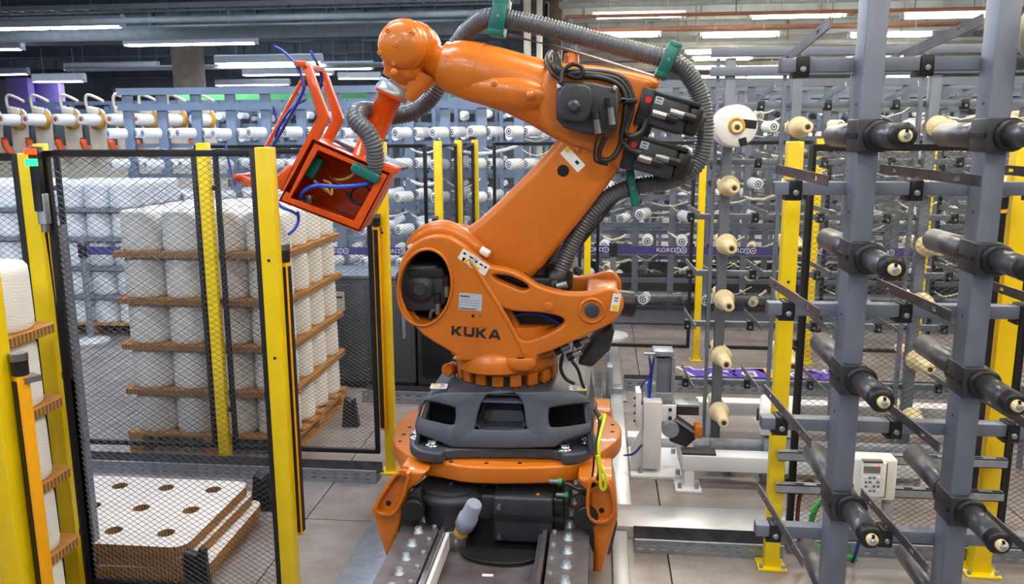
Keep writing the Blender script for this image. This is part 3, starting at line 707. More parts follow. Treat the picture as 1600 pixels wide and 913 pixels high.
# inside the slots: black blocks put in for the shade of the interior, cables
MB().b2((at(776, 480, YF).x, YF+0.13, at(780, 540, YF).z), (at(890, 480, YF).x, RY+0.14, at(780, 474, YF).z)).obj('slot_shade', 'black_plastic', rob, bevel=0.02)
MB().b2((at(762, 480, YF).x, YF+0.10, at(780, 456, YF).z), (at(820, 480, YF).x, RY+0.14, at(780, 434, YF).z)).obj('upper_slot_shade', 'black_plastic', rob, bevel=0.01)
MB().tube(smooth_path([at(*q, YF+0.11) for q in ((798, 497), (815, 492), (840, 492), (862, 500), (876, 510))], 6), 0.009, 8).obj('blue_cable', 'navy_tube', rob)
MB().tube(smooth_path([at(*q, YF+0.10) for q in ((805, 516), (822, 520), (845, 527))], 6), 0.008, 8).obj('inner_cable', 'pipe_rust', rob)
MB().tube(smooth_path([at(*q, YF+0.12) for q in ((808, 512), (830, 518), (866, 522))], 6), 0.012, 8).obj('orange_cable', 'orange', rob)
# motor in the oval opening
pc = at(657, 451, YF+0.05)
mo = MB().loft([[V((pc.x+0.125*c_, y_, pc.z+0.115*s_)) for c_, s_ in ((-1, -0.5), (-0.6, -1), (0.6, -1), (1, -0.6), (1, 0.6), (0.6, 1), (-0.6, 1), (-1, 0.6))] for y_ in (pc.y, pc.y+0.3)], smooth=False).obj('shoulder_motor', 'black_motor', rob, bevel=0.012)
MB().lathe(pc, (0, -1, 0), [(-0.01, 0.075), (0.01, 0.072), (0.014, 0.035), (0.022, 0.03)], n=20).obj('motor_cover', 'black_motor', mo)
plate('motor_plate', px2xz([(634, 424), (690, 420), (694, 434), (640, 436)], YF+0.02), 0.05, xzM(YF+0.06), 'black_plastic', mo, bevel=0.006)
for x0, y0 in ((684, 474), (698, 447)):
    q = at(x0, y0, YF+0.04); MB().cyl(q-V((0, 0, 0.055)), q, 0.014, n=12).obj('plug', 'steel', mo); MB().cyl(q, q+V((0, 0, 0.05)), 0.017, n=12).obj('plug_cap', 'black_plastic', mo)
MB().tube(smooth_path([at(684, 490, YF+0.04), at(684, 502, YF+0.05), at(676, 512, YF+0.12)], 6), 0.007, 8).obj('motor_cable', 'cable_black', mo)
MB().tube(smooth_path([at(672, 500, YF+0.05), at(674, 488, YF+0.05), at(682, 484, YF+0.06), at(692, 486, YF+0.08), at(699, 500, YF+0.06)], 6), 0.009, 8).obj('motor_cable', 'hose_grey', mo)
MB().b2((pc.x-0.14, pc.y+0.30, pc.z-0.2), (pc.x+0.15, pc.y+0.36, pc.z+0.2)).obj('opening_backplate', 'dark_hole', mo)
# labels and lettering on the front cheek
yl = YF-0.0025
label('type_plate', at(735, 472, yl), (1, 0, -0.06), (0.03, 0, 1), 0.113, 0.083, colf, [(-0.1, -0.42, 0.7, 0.05, 'ink'), (0.0, 0.1, 0.8, 0.02, 'rack_grey'), (0, -0.05, 0.8, 0.02, 'rack_grey'), (0, -0.2, 0.8, 0.02, 'rack_grey')], 'label_silver')
def kuka(p, right, up, h, parent, nm='logo_letter'):
    """the four block letters of the maker's name, cut as plates; h is the letter height"""
    K = [[(0, 0), (0.26, 0), (0.26, 0.36), (0.36, 0.36), (0.74, 0), (1.12, 0), (0.62, 0.5), (1.08, 1), (0.72, 1), (0.36, 0.62), (0.26, 0.62), (0.26, 1), (0, 1)]]
    U = [[(0.16, 0), (0.94, 0), (1.1, 0.16), (1.1, 1), (0.84, 1), (0.84, 0.26), (0.26, 0.26), (0.26, 1), (0, 1), (0, 0.16)]]
    A = [[(0, 0), (0.29, 0), (0.36, 0.17), (0.94, 0.17), (1.01, 0), (1.3, 0), (0.84, 1), (0.46, 1)], [(0.46, 0.4), (0.84, 0.4), (0.65, 0.82)]]
    M = facing(p, right, up); x = -(1.12+1.1+1.12+1.3+0.18*3)/2
    for g_, wd in ((K, 1.12), (U, 1.1), (K, 1.12), (A, 1.3)):
        sh = lambda lp: [((x+u)*h, (v-0.5)*h) for u, v in lp]
        plate(nm, sh(g_[0]), 0.003, M, 'ink', parent, holes=[sh(l) for l in g_[1:]]); x += wd+0.18
kuka(at(744, 520, yl), (1, 0, -0.075), (0.075, 0, 1), 0.047, colf)
kuka(at(727, 463, yl-0.002), (1, 0, -0.06), (0.03, 0, 1), 0.0085, colf)
for dy in (509, 531):
    a, b_ = at(709, dy, YF-0.001), at(782, dy+3, YF-0.001); MB().bar(a, b_, 0.003, 0.004).obj('logo_panel_edge', 'orange', colf)
for x0 in (739, 750):
    q = at(x0, 494, YF-0.002); MB().cyl(q, q+V((0, 0.01, 0)), 0.008, n=10).obj('bolt_hole', 'dark_hole' if x0 == 739 else 'steel', colf)
label('warning_label', at(732, 404, yl), (1, 0, -0.62), (0.62, 0, 1), 0.092, 0.055, colf, [(-0.28, 0.0, 0.3, 0.9, 'label_white'), (-0.1, -0.3, 0.32, 0.34, 'label_yellow'), (-0.3, 0.2, 0.14, 0.2, 'ink'), (0.1, 0.2, 0.2, 0.14, 'ink')])
label('warning_label', at(749, 416, yl), (1, 0, -0.62), (0.62, 0, 1), 0.092, 0.055, colf, [(-0.1, -0.3, 0.32, 0.34, 'label_yellow'), (-0.25, 0.2, 0.12, 0.2, 'ink'), (0.05, 0.2, 0.2, 0.14, 'ink'), (0.3, 0.2, 0.12, 0.2, 'ink')])
label('warning_label', at(962, 473, yl-0.004), (0.95, 0.25, -0.15), (0.1, 0, 1), 0.04, 0.085, colf, [(0, -0.3, 0.7, 0.3, 'label_yellow'), (0, 0.25, 0.5, 0.06, 'ink'), (0, 0.1, 0.5, 0.05, 'ink')])
# shoulder hood with the white end caps
hd = MB().tube(smooth_path([at(*q, RY-0.16) for q in ((640, 388), (662, 368), (690, 360), (715, 368), (738, 384), (752, 393))], 8), 0.05, 14, rad=lambda i: 0.7+0.35*math.sin(PI*min(1, i/40))).obj('shoulder_hood', 'orange', rob)
for x0, y0, dx, dy in ((646, 384, -1, 0.8), (757, 394, 1, 0.55)):
    q = at(x0, y0, RY-0.18); MB().lathe(q, (dx, -0.2, -dy), [(-0.02, 0.022), (0.02, 0.022), (0.028, 0.017)], n=16).obj('hood_cap', 'white_plastic', hd)
# black box and rubber cover on top of the right arm
q0, q1 = at(815, 435, RY-0.1), at(872, 462, RY-0.1)
tb = MB().b2((q0.x, RY-0.16, q1.z), (q1.x, RY+0.06, q0.z)).obj('terminal_box', 'black_motor', rob, bevel=0.016)
MB().b2((q0.x+0.03, RY-0.165, q1.z+0.02), (q1.x-0.03, RY-0.13, q0.z+0.012)).obj('box_lid', 'black_plastic', tb, bevel=0.008)
q = at(870, 448, RY-0.17); MB().cyl(q, q+V((0.05, 0, 0.012)), 0.018, n=12).obj('plug', 'steel', tb)
q = at(845, 430, RY-0.1); MB().cyl(q, q+V((0, 0, 0.03)), 0.02, n=10).obj('box_knob', 'black_plastic', tb)
MB().lathe(at(868, 440, RY), (0.55, 0, 1), [(-0.09, 0.05), (-0.04, 0.085), (0.02, 0.09), (0.07, 0.065), (0.09, 0.05)], n=24).obj('hose_boot', 'black_plastic', rob)
q = at(901, 423, RY-0.05); MB().lathe(q, (0.5, -1, 0), [(0, 0.02), (0.03, 0.022), (0.04, 0.012)], n=12).obj('hose_gland', 'black_motor', rob)
# balancing unit below the right arm: dark box leaning down
bx = [at(*q, RY-0.14) for q in ((956, 508), (932, 527), (902, 570), (925, 575), (953, 548), (960, 520))]
MB().prism(bx, (0, 0.24, 0)).obj('connector_box', 'black_motor', rob, bevel=0.014)
for x0, y0 in ((877, 546), (896, 555), (907, 535)):
    q = at(x0, y0, RY-0.2); MB().cyl(q, q+V((0.04, 0, 0.02)), 0.016, n=12).obj('plug', 'steel', rob); MB().cyl(q-V((0.03, 0, 0.015)), q, 0.02, n=12).obj('plug_cap', 'black_plastic', rob)
MB().tube(smooth_path([at(*q, RY-0.2) for q in ((892, 562), (903, 578), (909, 598), (915, 612))], 6), 0.008, 8).obj('base_cable', 'cable_black', rob)
MB().tube(smooth_path([at(*q, RY-0.16) for q in ((880, 552), (876, 575), (884, 592), (898, 600))], 6), 0.009, 8).obj('base_cable', 'cable_black', rob)
# --- link arm
YLK = RY-0.13
la = px2xz(smooth_loop([(716, 368), (745, 346), (790, 304), (830, 264), (862, 228), (888, 195), (930, 170), (975, 190), (985, 225), (972, 258), (945, 296), (905, 348), (868, 392), (838, 430), (812, 445), (770, 432), (730, 400)], 3), YLK)
lk = plate('link_arm', la, 0.26, xzM(RY), 'orange', rob, bevel=0.045, res=5)
q = at(880, 267, YLK-0.001); MB().cyl(q, q+V((0, 0.02, 0)), 0.029, n=24).obj('link_hole', 'dark_hole', lk)
label('warning_label', at(895, 249, YLK-0.002), (0.8, 0, -0.85), (0.85, 0, 0.8), 0.125, 0.05, lk, [(-0.4, 0.25, 0.16, 0.5, 'label_yellow'), (0.2, 0.1, 0.16, 0.3, 'ink')])
q = at(903, 234, YLK-0.004); MB().lathe(q, (0, -1, 0), [(0, 0.014), (0.006, 0.013), (0.007, 0.006)], n=16).obj('link_plug', 'orange', lk)
# black guard strip under the link arm
MB().bar(at(838, 420, RY-0.02), at(912, 322, RY-0.02), 0.06, 0.035, up=(0.8, 0, -0.6)).obj('link_guard', 'black_plastic', lk, bevel=0.008)
# --- upper arm: round front part, then the cast rear block
def ringpx(px, py, r_px, Y, ax, flat=1.0, n=36, e=0.9):
    c = at(px, py, Y); r = r_px*Y/FPX*1.0; u = V((0, 1, 0)); v = ax.normalized().cross(u).normalized()
    out = []
    for k in range(n):
        a = 2*PI*k/n; c_, s_ = math.cos(a), math.sin(a)
        out.append(c+u*(r*flat*math.copysign(abs(c_)**e, c_))+v*(r*math.copysign(abs(s_)**e, s_)))
    return out
axA = (at(900, 160, RY)-at(700, 103, RY)).normalized()
arm = MB().loft([ringpx(690, 100, 31, RY, axA), ringpx(692, 100, 34, RY, axA), ringpx(698, 102, 34.5, RY, axA), ringpx(702, 103, 38, RY, axA), ringpx(716, 106, 41.5, RY, axA), ringpx(735, 111, 44, RY, axA), ringpx(770, 120, 45, RY, axA), ringpx(805, 131, 46, RY, axA), ringpx(840, 144, 49, RY, axA, 0.92), ringpx(872, 156, 55, RY, axA, 0.82), ringpx(905, 166, 62, RY, axA, 0.7)]).obj('upper_arm', 'orange', rob)
YAF = RY-0.17
blk = px2xz(smooth_loop([(858, 102), (912, 100), (972, 108), (1026, 122), (1027, 137), (1012, 146), (1002, 190), (985, 228), (979, 258), (962, 262), (930, 238), (880, 222), (845, 195), (842, 150)], 3), YAF)
bk_ = plate('elbow_block', blk, 0.34, xzM(RY), 'orange', rob, bevel=0.035, res=4)
# fairing nose on the front of the arm
pn = at(800, 150, YAF)
MB().loft([[at(px_, py_, YAF+0.09)+V((0.0, -d*math.sin(PI*k/14) if k <= 14 else 0.0, 0)) for k in range(1)] for px_, py_, d in ()] or [[V((0, 0, 0))]*3]*2, caps=False) if False else None
MB().lathe(at(700, 128, RY-0.03), at(864, 153, RY-0.125)-at(700, 128, RY-0.03), [(0, 0.05), (0.14, 0.075), (0.26, 0.086), (0.38, 0.084), (0.46, 0.070), (0.51, 0.050), (0.545, 0.024), (0.555, 0.0)], n=32).obj('arm_fairing', 'orange', rob)
q = at(829, 149, RY-0.19); MB().lathe(q, (0, -1, 0), [(0, 0.02), (0.008, 0.02), (0.009, 0.009), (0.012, 0.008)], n=16).obj('arm_plug', 'orange', arm)
q = at(773, 131, RY-0.15); MB().lathe(q, (0, -1, 0), [(0, 0.017), (0.012, 0.016), (0.014, 0.008)], n=16).obj('arm_plug', 'orange', arm)
# ring of small screws at the front flange
for k in range(14):
    a = R(-75+k*11.5); c = at(703, 103, RY); r = 37.5*RY/FPX; v = axA.cross(V((0, 1, 0))).normalized()
    q = c-V((0, 1, 0))*(r*math.cos(a))+v*(r*math.sin(a)); MB().box(q, (0.008, 0.008, 0.008)).obj('flange_screw', 'steel', arm)
MB().loft([ringpx(744, 113, 44.9, RY, axA), ringpx(746, 113.5, 45.2, RY, axA), ringpx(748, 114, 44.9, RY, axA)], caps=False).obj('arm_seam', 'orange', arm)
# lugs for the hose rail
for x0, y0, hgt in ((893, 103, 20), (1017, 138, 20)):
    a, b_ = at(x0, y0, RY), at(x0, y0-hgt, RY); MB().cyl(a, b_, 0.040, 0.033, n=18).obj('rail_lug', 'orange', bk_)
MB().tube([at(795, 55, RY-0.03), at(890, 78, RY-0.03), at(1030, 122, RY-0.03)], 0.008, 8).obj('hose_rail', 'steel', rob)
MB().cyl(at(902, 70, RY-0.03), at(902, 84, RY-0.03), 0.008, n=8).obj('rail_stud', 'steel', rob)
# front motor on the elbow block
YM = YAF-0.11
fm = [(869, 133), (876, 126), (925, 128), (967, 138), (966, 200), (946, 212), (914, 210), (882, 200), (869, 186)]
mt_ = plate('elbow_motor', px2xz(fm, YM), 0.13, xzM(YM+0.06), 'black_motor', rob, bevel=0.016)
plate('motor_face', px2xz(smooth_loop([(873, 146), (885, 132), (915, 133), (926, 146), (924, 176), (912, 190), (884, 188), (872, 178)], 2), YM-0.03), 0.06, xzM(YM-0.02), 'black_motor', mt_, bevel=0.012)
MB().lathe(at(897, 167, YM-0.05), (0, -1, 0), [(-0.01, 0.032), (0.008, 0.03), (0.012, 0.018), (0.02, 0.016)], n=18).obj('motor_hub', 'black_motor', mt_)
for x0, y0, x1, y1 in ((953, 168, 957, 195), (932, 187, 935, 209)):
    a, b_ = at(x0, y0, YM-0.045), at(x1, y1, YM-0.045); MB().cyl(a, b_, 0.017, n=14).obj('plug', 'steel', mt_); MB().cyl(a-(b_-a)*0.55, a, 0.021, n=14).obj('plug_cap', 'black_plastic', mt_)
for x0, y0 in ((874, 136), (960, 138)):
    q = at(x0, y0, YM-0.012); MB().lathe(q, (-0.2, -1, 0.2), [(0, 0.014), (0.01, 0.013), (0.014, 0.007)], n=10).obj('bolt', 'chrome', mt_)
# rear motors
for i, (a0, a1) in enumerate((((1006, 168), (1090, 192)), ((984, 236), (1072, 260)))):
    a, b_ = at(*a0, RY-0.08), at(*a1, RY-0.08); d = (b_-a).normalized(); upv = V((-d.z, 0, d.x)); L = (b_-a).length
    rm = MB().bar(a, b_-d*0.06, 0.20, 0.155, up=upv).obj('wrist_motor', 'black_motor', rob, bevel=0.016)
    MB().bar(a-d*0.03, a+d*0.03, 0.22, 0.175, up=upv).obj('motor_flange', 'black_plastic', rm, bevel=0.008)
    MB().bar(b_-d*0.065, b_+d*0.005, 0.18, 0.14, up=upv).obj('motor_end', 'black_plastic', rm, bevel=0.02)
    MB().bar(b_-d*0.02, b_+d*0.03, 0.10, 0.08, up=upv).obj('motor_end_boss', 'black_motor', rm, bevel=0.012)
    MB().bar(a+d*0.02+upv*0.072+V((0, -0.09, 0)), b_-d*0.02+upv*0.072+V((0, -0.09, 0)), 0.03, 0.022, up=upv).obj('motor_rib', 'black_plastic', rm, bevel=0.004)
    yo = V((0, -0.108, 0))
    for t0, s0 in ((0.10, 0.012), (0.19, 0.038)):
        k0 = a+d*t0*0.85+upv*(s0-0.03)+yo
        MB().cyl(k0-d*0.045, k0+d*0.02, 0.019, n=14).obj('plug', 'steel', rm); MB().cyl(k0+d*0.02, k0+d*0.075, 0.022, 0.02, n=14).obj('plug_cap', 'black_plastic', rm)
    q = a+d*0.005+upv*0.035+yo; MB().cyl(q+V((0, 0.006, 0)), q-V((0, 0.004, 0)), 0.015, n=16).obj('red_stopper', 'red_dot', rm)
    label('motor_label', a+d*0.055+upv*0.045+yo+V((0, 0.006, 0)), d, upv, 0.038, 0.034, rm, [(0, 0.2, 0.6, 0.15, 'ink'), (0, -0.2, 0.6, 0.1, 'ink')], 'label_silver')
MB().bar(at(1025, 150, RY+0.02), at(1000, 215, RY+0.02), 0.12, 0.07).obj('motor_bracket', 'rack_grey', bk_, bevel=0.01)
# cable bundle over the elbow
for pts, r in (([(866, 84, RY-0.05), (868, 102, YAF-0.03), (882, 116, YAF-0.06), (905, 115, YAF-0.07), (940, 118, YAF-0.06), (968, 126, YAF-0.05), (983, 148, YAF-0.05), (982, 175, YAF-0.05), (974, 200, YAF-0.05), (968, 230, YAF-0.05), (955, 248, YAF-0.06), (940, 250, YAF-0.07), (936, 238, YAF-0.08), (945, 215, YAF-0.10)], 0.013),
               ([(872, 86, RY-0.02), (876, 108, YAF-0.05), (900, 111, YAF-0.05), (945, 113, YAF-0.04), (975, 124, YAF-0.04), (988, 150, YAF-0.04), (986, 180, YAF-0.04), (977, 205, YAF-0.05), (985, 214, YAF-0.08), (1002, 206, YAF-0.06), (1010, 186, YAF-0.05)], 0.013),
               ([(870, 82, RY-0.02), (872, 104, YAF-0.02), (892, 119, YAF-0.06), (935, 121, YAF-0.08), (965, 132, YAF-0.07), (977, 152, YAF-0.07), (976, 185, YAF-0.07), (971, 215, YAF-0.06), (982, 232, YAF-0.06), (1000, 240, YAF-0.06)], 0.013),
               ([(876, 134, YM-0.02), (880, 112, YM), (893, 101, YM), (907, 104, YM), (911, 116, YM), (900, 122, YM), (888, 117, YM)], 0.010),
               ([(934, 209, YM-0.045), (929, 235, YAF-0.07), (931, 252, YAF-0.06), (950, 258, YAF-0.05)], 0.006),
               ([(862, 80, RY+0.06), (855, 92, RY-0.08), (862, 112, YAF-0.02), (876, 124, YAF-0.05)], 0.013)):
    MB().tube(smooth_path([at(*p) for p in pts], 8), r, 8).obj('elbow_cable', 'cable_black', rob)
q = at(980, 158, YAF-0.075); MB().bar(q-V((0.045, 0, 0)), q+V((0.045, 0, 0)), 0.05, 0.022, up=(0, 0, 1)).obj('cable_strap', 'cable_black', rob, bevel=0.004)
q = at(974, 156, YAF-0.10); MB().cyl(q+V((0, 0.02, 0)), q, 0.011, n=10).obj('bolt', 'chrome', rob)
# --- wrist
wc = at(634, 72, RY-0.04); axW = V((-0.28, -1, -0.02)).normalized()
r0 = 38*RY/FPX
wr = MB().lathe(wc, axW, [(-0.17, r0*0.9), (-0.10, r0*1.02), (-0.02, r0*1.03), (-0.015, r0*0.99), (0.01, r0*1.0), (0.012, r0*1.04), (0.04, r0*1.03), (0.045, r0*0.97), (0.065, r0*0.95), (0.082, r0*0.88), (0.096, r0*0.72), (0.106, r0*0.45), (0.110, 0.0)], n=44).obj('wrist_dome', 'orange', rob)
uW, vW = frame(axW)
for a, rr, t in ((60, 0.62, 0.101), (150, 0.8, 0.092), (200, 0.05, 0.11), (-20, 0.82, 0.092), (-80, 0.72, 0.096)):
    q = wc+axW*(t-0.006)+uW*(r0*rr*math.cos(R(a)))+vW*(r0*rr*math.sin(R(a)))
    MB().lathe(q, axW, [(0, 0.012), (0.009, 0.012), (0.010, 0.006), (0.007, 0.005)], n=12).obj('dome_screw', 'orange', wr)
nk = MB().loft([ringpx(632, 74, 26, RY+0.06, axA, e=0.8), ringpx(655, 86, 26, RY+0.05, axA, e=0.8), ringpx(672, 92, 24, RY+0.04, axA), ringpx(686, 98, 25, RY+0.02, axA), ringpx(694, 101, 31, RY, axA)]).obj('wrist_neck', 'orange', rob)
MB().lathe(at(675, 72, RY+0.02), (0.5, -0.6, 0.3), [(-0.05, 0.05), (0.0, 0.052), (0.015, 0.04)], n=20).obj('wrist_cap', 'orange', rob)
# hand axis: body from the dome down to the flange
fl0 = at(618, 118, RY-0.02); fl1 = at(611, 147, RY-0.02)
axT = (at(560, 258, RY-0.02)-at(616, 130, RY-0.02)).normalized()
hb = MB().lathe(at(634, 96, RY-0.0), axT, [(-0.05, 0.09), (0.02, 0.105), (0.06, 0.102), (0.075, 0.082), (0.10, 0.080), (0.105, 0.07)], n=32).obj('hand_housing', 'orange', rob)
MB().loft([ringpx(655, 110, 34, RY+0.03, axT, 0.7, e=0.7), ringpx(640, 128, 30, RY+0.02, axT, 0.7, e=0.7), ringpx(626, 150, 22, RY, axT, 0.8)]).obj('hand_side', 'orange', rob)
q = at(608, 112, RY-0.16); MB().lathe(q, V((-0.5, -1, 0)), [(-0.05, 0.018), (-0.03, 0.017), (-0.028, 0.01)], n=16).obj('hand_plug', 'orange', hb)
fc = at(613, 143, RY-0.02)
MB().lathe(fc-axT*0.03, axT, [(-0.012, 0.078), (0.02, 0.079), (0.022, 0.084), (0.04, 0.084)], n=36).obj('hand_flange', 'galv', rob)
# --- gripper
gt = MB().lathe(fc+axT*0.01, axT, [(0, 0.082), (0.016, 0.082), (0.017, 0.060), (0.36, 0.060), (0.362, 0.095), (0.385, 0.095), (0.386, 0.02)], n=32).obj('gripper_tube', 'red_orange', rob)
GY0, GY1 = 3.94, 4.30
GD = V((-0.13, 1, 0))*(GY1-GY0)
A, B_, C_, D_ = (at(*q, GY0) for q in ((488, 216), (611, 270), (562, 363), (435, 314)))
def inset(a, b, c, d, t):
    ctr = (a+b+c+d)/4; return [p+(ctr-p).normalized()*t for p in (a, b, c, d)]
def lp(pts): return [(p.x, p.z) for p in pts]
I = inset(A, B_, C_, D_, 0.062)
gb = plate('gripper_front_frame', lp([A, B_, C_, D_]), 0.02, xzM(GY0+0.01), 'red_orange', rob, holes=[lp(I)], bevel=0.003)
def wall(nm, p, q, th=0.012):
    ctr = (A+B_+C_+D_)/4; mid = (p+q)/2; n_ = (ctr-mid); e = (q-p).normalized(); n_ = (n_-e*n_.dot(e)).normalized()
    MB().prism([p, q, q+n_*th, p+n_*th], GD).obj(nm, 'red_orange', rob, bevel=0.002)
wall('gripper_top', A, B_, 0.02); wall('gripper_side', B_, C_); wall('gripper_bottom', C_, D_); wall('gripper_side', D_, A)
MB().prism([p+GD*0.97 for p in (A, B_, C_, D_)], GD*0.03).obj('gripper_back', 'red_orange', rob)
# lug on the right shoulder, dark plate on top
e = (B_-A).normalized()
up_ = V((-e.z, 0, e.x)); up_ = up_ if up_.z > 0 else -up_
MB().bar(B_-e*0.06+up_*0.012+V((0, 0.06, 0)), B_+e*0.015+up_*0.012+V((0, 0.06, 0)), 0.12, 0.04, up=up_).obj('gripper_lug', 'red_orange', rob, bevel=0.006)
MB().bar(A+e*0.05+up_*0.01+V((0, 0.26, 0)), B_-e*0.0+up_*0.01+V((0, 0.26, 0)), 0.2, 0.02, up=up_).obj('gripper_top_plate', 'steel_dark', rob, bevel=0.004)
# bent lifting arms, near and far, with the cross link at their tops
for Yg in (GY0+0.0, GY1+0.02):
    pl_ = [(446, 300), (470, 250), (505, 183), (478, 104)]
    pts = [at(x, y, GY0) for x, y in pl_]; pts = [V((p.x-0.13*(Yg-GY0), Yg, p.z)) for p in pts]
    wd = 0.052
    ol = []
    for side in (1, -1):
        seq = pts if side == 1 else pts[::-1]
        for i, p in enumerate(seq):
            a_ = seq[max(i-1, 0)]; c_ = seq[min(i+1, len(seq)-1)]
            d1 = (p-a_).normalized() if i else (c_-p).normalized(); d2 = (c_-p).normalized() if i < len(seq)-1 else d1
            n1 = V((-d1.z, 0, d1.x)); n2 = V((-d2.z, 0, d2.x)); nn = (n1+n2).normalized(); k = 1/max(0.5, nn.dot(n1))
            w_ = wd/2*(0.72 if p is pts[-1] else 1)
            ol.append(p+nn*w_*k)
    MB().prism([p for p in ol], (0, 0.035, 0)).obj('lifting_arm', 'red_orange', rob, bevel=0.004)
    lo = [V((p.x-0.13*(Yg-GY0), Yg, p.z)) for p in (at(x, y, GY0) for x, y in ((440, 300), (462, 258), (449, 258), (430, 277), (405, 284), (372, 273), (364, 282), (398, 296), (430, 288)))]
    MB().prism(lo, (0, 0.03, 0)).obj('lower_arm', 'red_orange', rob, bevel=0.004)
t0 = at(478, 104, GY0); l0 = at(372, 276, GY0)
MB().bar(V((t0.x-0.02, GY0-0.02, t0.z+0.012)), V((t0.x-0.075, GY1+0.06, t0.z+0.012)), 0.05, 0.025, up=(0, 0, 1)).obj('arm_cross_bar', 'red_orange', rob, bevel=0.003)
MB().bar(V((l0.x, GY0-0.02, l0.z)), V((l0.x-0.05, GY1+0.06, l0.z)), 0.04, 0.02, up=(0, 0, 1)).obj('arm_cross_bar', 'red_orange', rob, bevel=0.003)
MB().cyl(at(476, 118, GY0+0.10), at(395, 268, GY0+0.10), 0.010, n=10).obj('tie_rod', 'red_orange', rob)
# hoses and fittings inside the gripper
for nm, mt, r, pts in (('air_tube', 'blue_tube', 0.010, [(470, 312, 4.0), (474, 300, 3.97), (495, 290, 3.94), (530, 292, 3.92), (570, 288, 3.94), (588, 280, 4.0)]),
        ('air_tube', 'brown_tube', 0.010, [(588, 283, 4.02), (560, 291, 4.03), (530, 287, 4.05), (512, 272, 4.08), (510, 255, 4.1)]),
        ('air_tube', 'core_gold', 0.008, [(508, 258, 4.12), (515, 277, 4.08), (535, 281, 4.06), (552, 273, 4.06), (555, 262, 4.1)]),
        ('air_tube', 'cable_black', 0.006, [(540, 300, 4.05), (552, 316, 4.05), (572, 316, 4.06), (580, 304, 4.07), (572, 292, 4.08), (556, 294, 4.08), (548, 308, 4.08), (566, 322, 4.06), (590, 312, 4.05)]),
        ('air_tube', 'label_yellow', 0.006, [(493, 288, 4.0), (508, 293, 3.98), (518, 304, 3.98), (517, 288, 4.0), (506, 282, 4.05)]),
        ('air_tube', 'navy_tube', 0.008, [(428, 72, 4.05), (445, 82, 4.02), (462, 100, 3.96), (474, 130, 3.93), (470, 150, 3.93), (440, 205, 3.95), (415, 245, 3.97), (400, 268, 4.0)]),
        ('air_tube', 'navy_tube', 0.008, [(484, 77, 4.3), (495, 98, 4.3), (503, 122, 4.32), (500, 138, 4.33)]),
        ('air_tube', 'navy_tube', 0.007, [(478, 155, 4.0), (455, 170, 3.96), (435, 200, 3.95), (430, 222, 3.97)]),
        ('air_tube', 'blue_tube', 0.008, [(465, 332, 4.05), (466, 345, 4.02), (460, 358, 4.0), (450, 367, 3.99)]),
        ('air_tube', 'blue_tube', 0.008, [(433, 315, 4.0), (440, 324, 3.98), (455, 330, 3.98), (468, 338, 4.0)]),
        ('air_tube', 'navy_tube', 0.007, [(426, 166, 4.1), (432, 185, 4.1), (437, 205, 4.08)]),
        ('air_tube', 'navy_tube', 0.007, [(352, 222, 4.1), (358, 255, 4.08), (368, 290, 4.06)])):
    MB().tube(smooth_path([at(*p) for p in pts], 8), r, 8).obj(nm, mt, rob)
MB().bar(at(483, 276, 4.06), at(500, 246, 4.06), 0.05, 0.055).obj('valve_block', 'green_clamp', rob, bevel=0.006)
MB().bar(at(482, 305, 4.04), at(484, 318, 4.04), 0.04, 0.04).obj('air_fitting', 'steel', rob, bevel=0.006)
MB().bar(at(491, 282, 4.0), at(512, 300, 4.0), 0.012, 0.012).obj('fitting_bar', 'steel', rob)
# --- corrugated hose
hp = [(589, 268, 3.97), (587, 250, 3.95), (584, 228, 3.93), (574, 207, 3.92), (561, 193, 3.93), (556, 182, 3.96), (561, 174, 4.03), (580, 174, 4.2), (612, 181, 4.36), (640, 177, 4.40), (660, 166, 4.42), (677, 148, 4.42), (690, 122, 4.42), (702, 92, 4.38), (722, 60, 4.28), (745, 36, 4.2), (766, 27, 4.15), (800, 31, 4.15), (850, 42, 4.15), (925, 62, 4.15), (1000, 82, 4.15), (1045, 94, 4.15), (1066, 106, 4.17), (1082, 126, 4.19), (1094, 152, 4.2), (1100, 185, 4.2), (1100, 218, 4.2), (1092, 250, 4.2), (1070, 272, 4.19), (1035, 285, 4.17), (990, 292, 4.15), (958, 305, 4.14), (930, 328, 4.13), (908, 358, 4.13), (888, 394, 4.13), (872, 432, 4.13)]
path = resample(smooth_path([at(*p) for p in hp], 20), 0.004)
MB().tube(path, 0.046, 14, rad=lambda i: (1.0, 1.02, 0.93, 0.9)[i % 4]).obj('corrugated_hose', 'hose_grey', rob)
p2 = resample(smooth_path([at(*q, 4.3) for q in ((850, 428), (862, 390), (880, 355), (905, 328), (935, 308))], 14), 0.004)
MB().tube(p2, 0.040, 12, rad=lambda i: (1.0, 1.02, 0.93, 0.9)[i % 4]).obj('corrugated_hose', 'hose_grey', rob)
def clamp(px, py, Y, dx, dy, hh, ww):
    d = V((dx, 0, -dy)).normalized(); n_ = V((-d.z, 0, d.x)); c = at(px, py, Y)
    o = MB()
    for k in (-1, 1): o.bar(c+n_*k*0.066-d*ww/2, c+n_*k*0.066+d*ww/2, 0.14, 0.045, up=n_)
    for k in (-1, 1): o.bar(c+V((0, k*0.060, 0))-d*ww/2, c+V((0, k*0.060, 0))+d*ww/2, 0.022, 0.13, up=n_)
    o.obj('hose_clamp', 'green_clamp', rob, bevel=0.006)
    q = c+V((0, -0.073, 0)); MB().cyl(q, q-V((0, 0.006, 0)), 0.008, n=8).obj('clamp_screw', 'steel', rob)
clamp(781, 28, 4.15, 1, 0.2, 0, 0.075); clamp(1043, 95, 4.15, 1, 0.45, 0, 0.06); clamp(988, 293, 4.15, 1, -0.2, 0, 0.04)
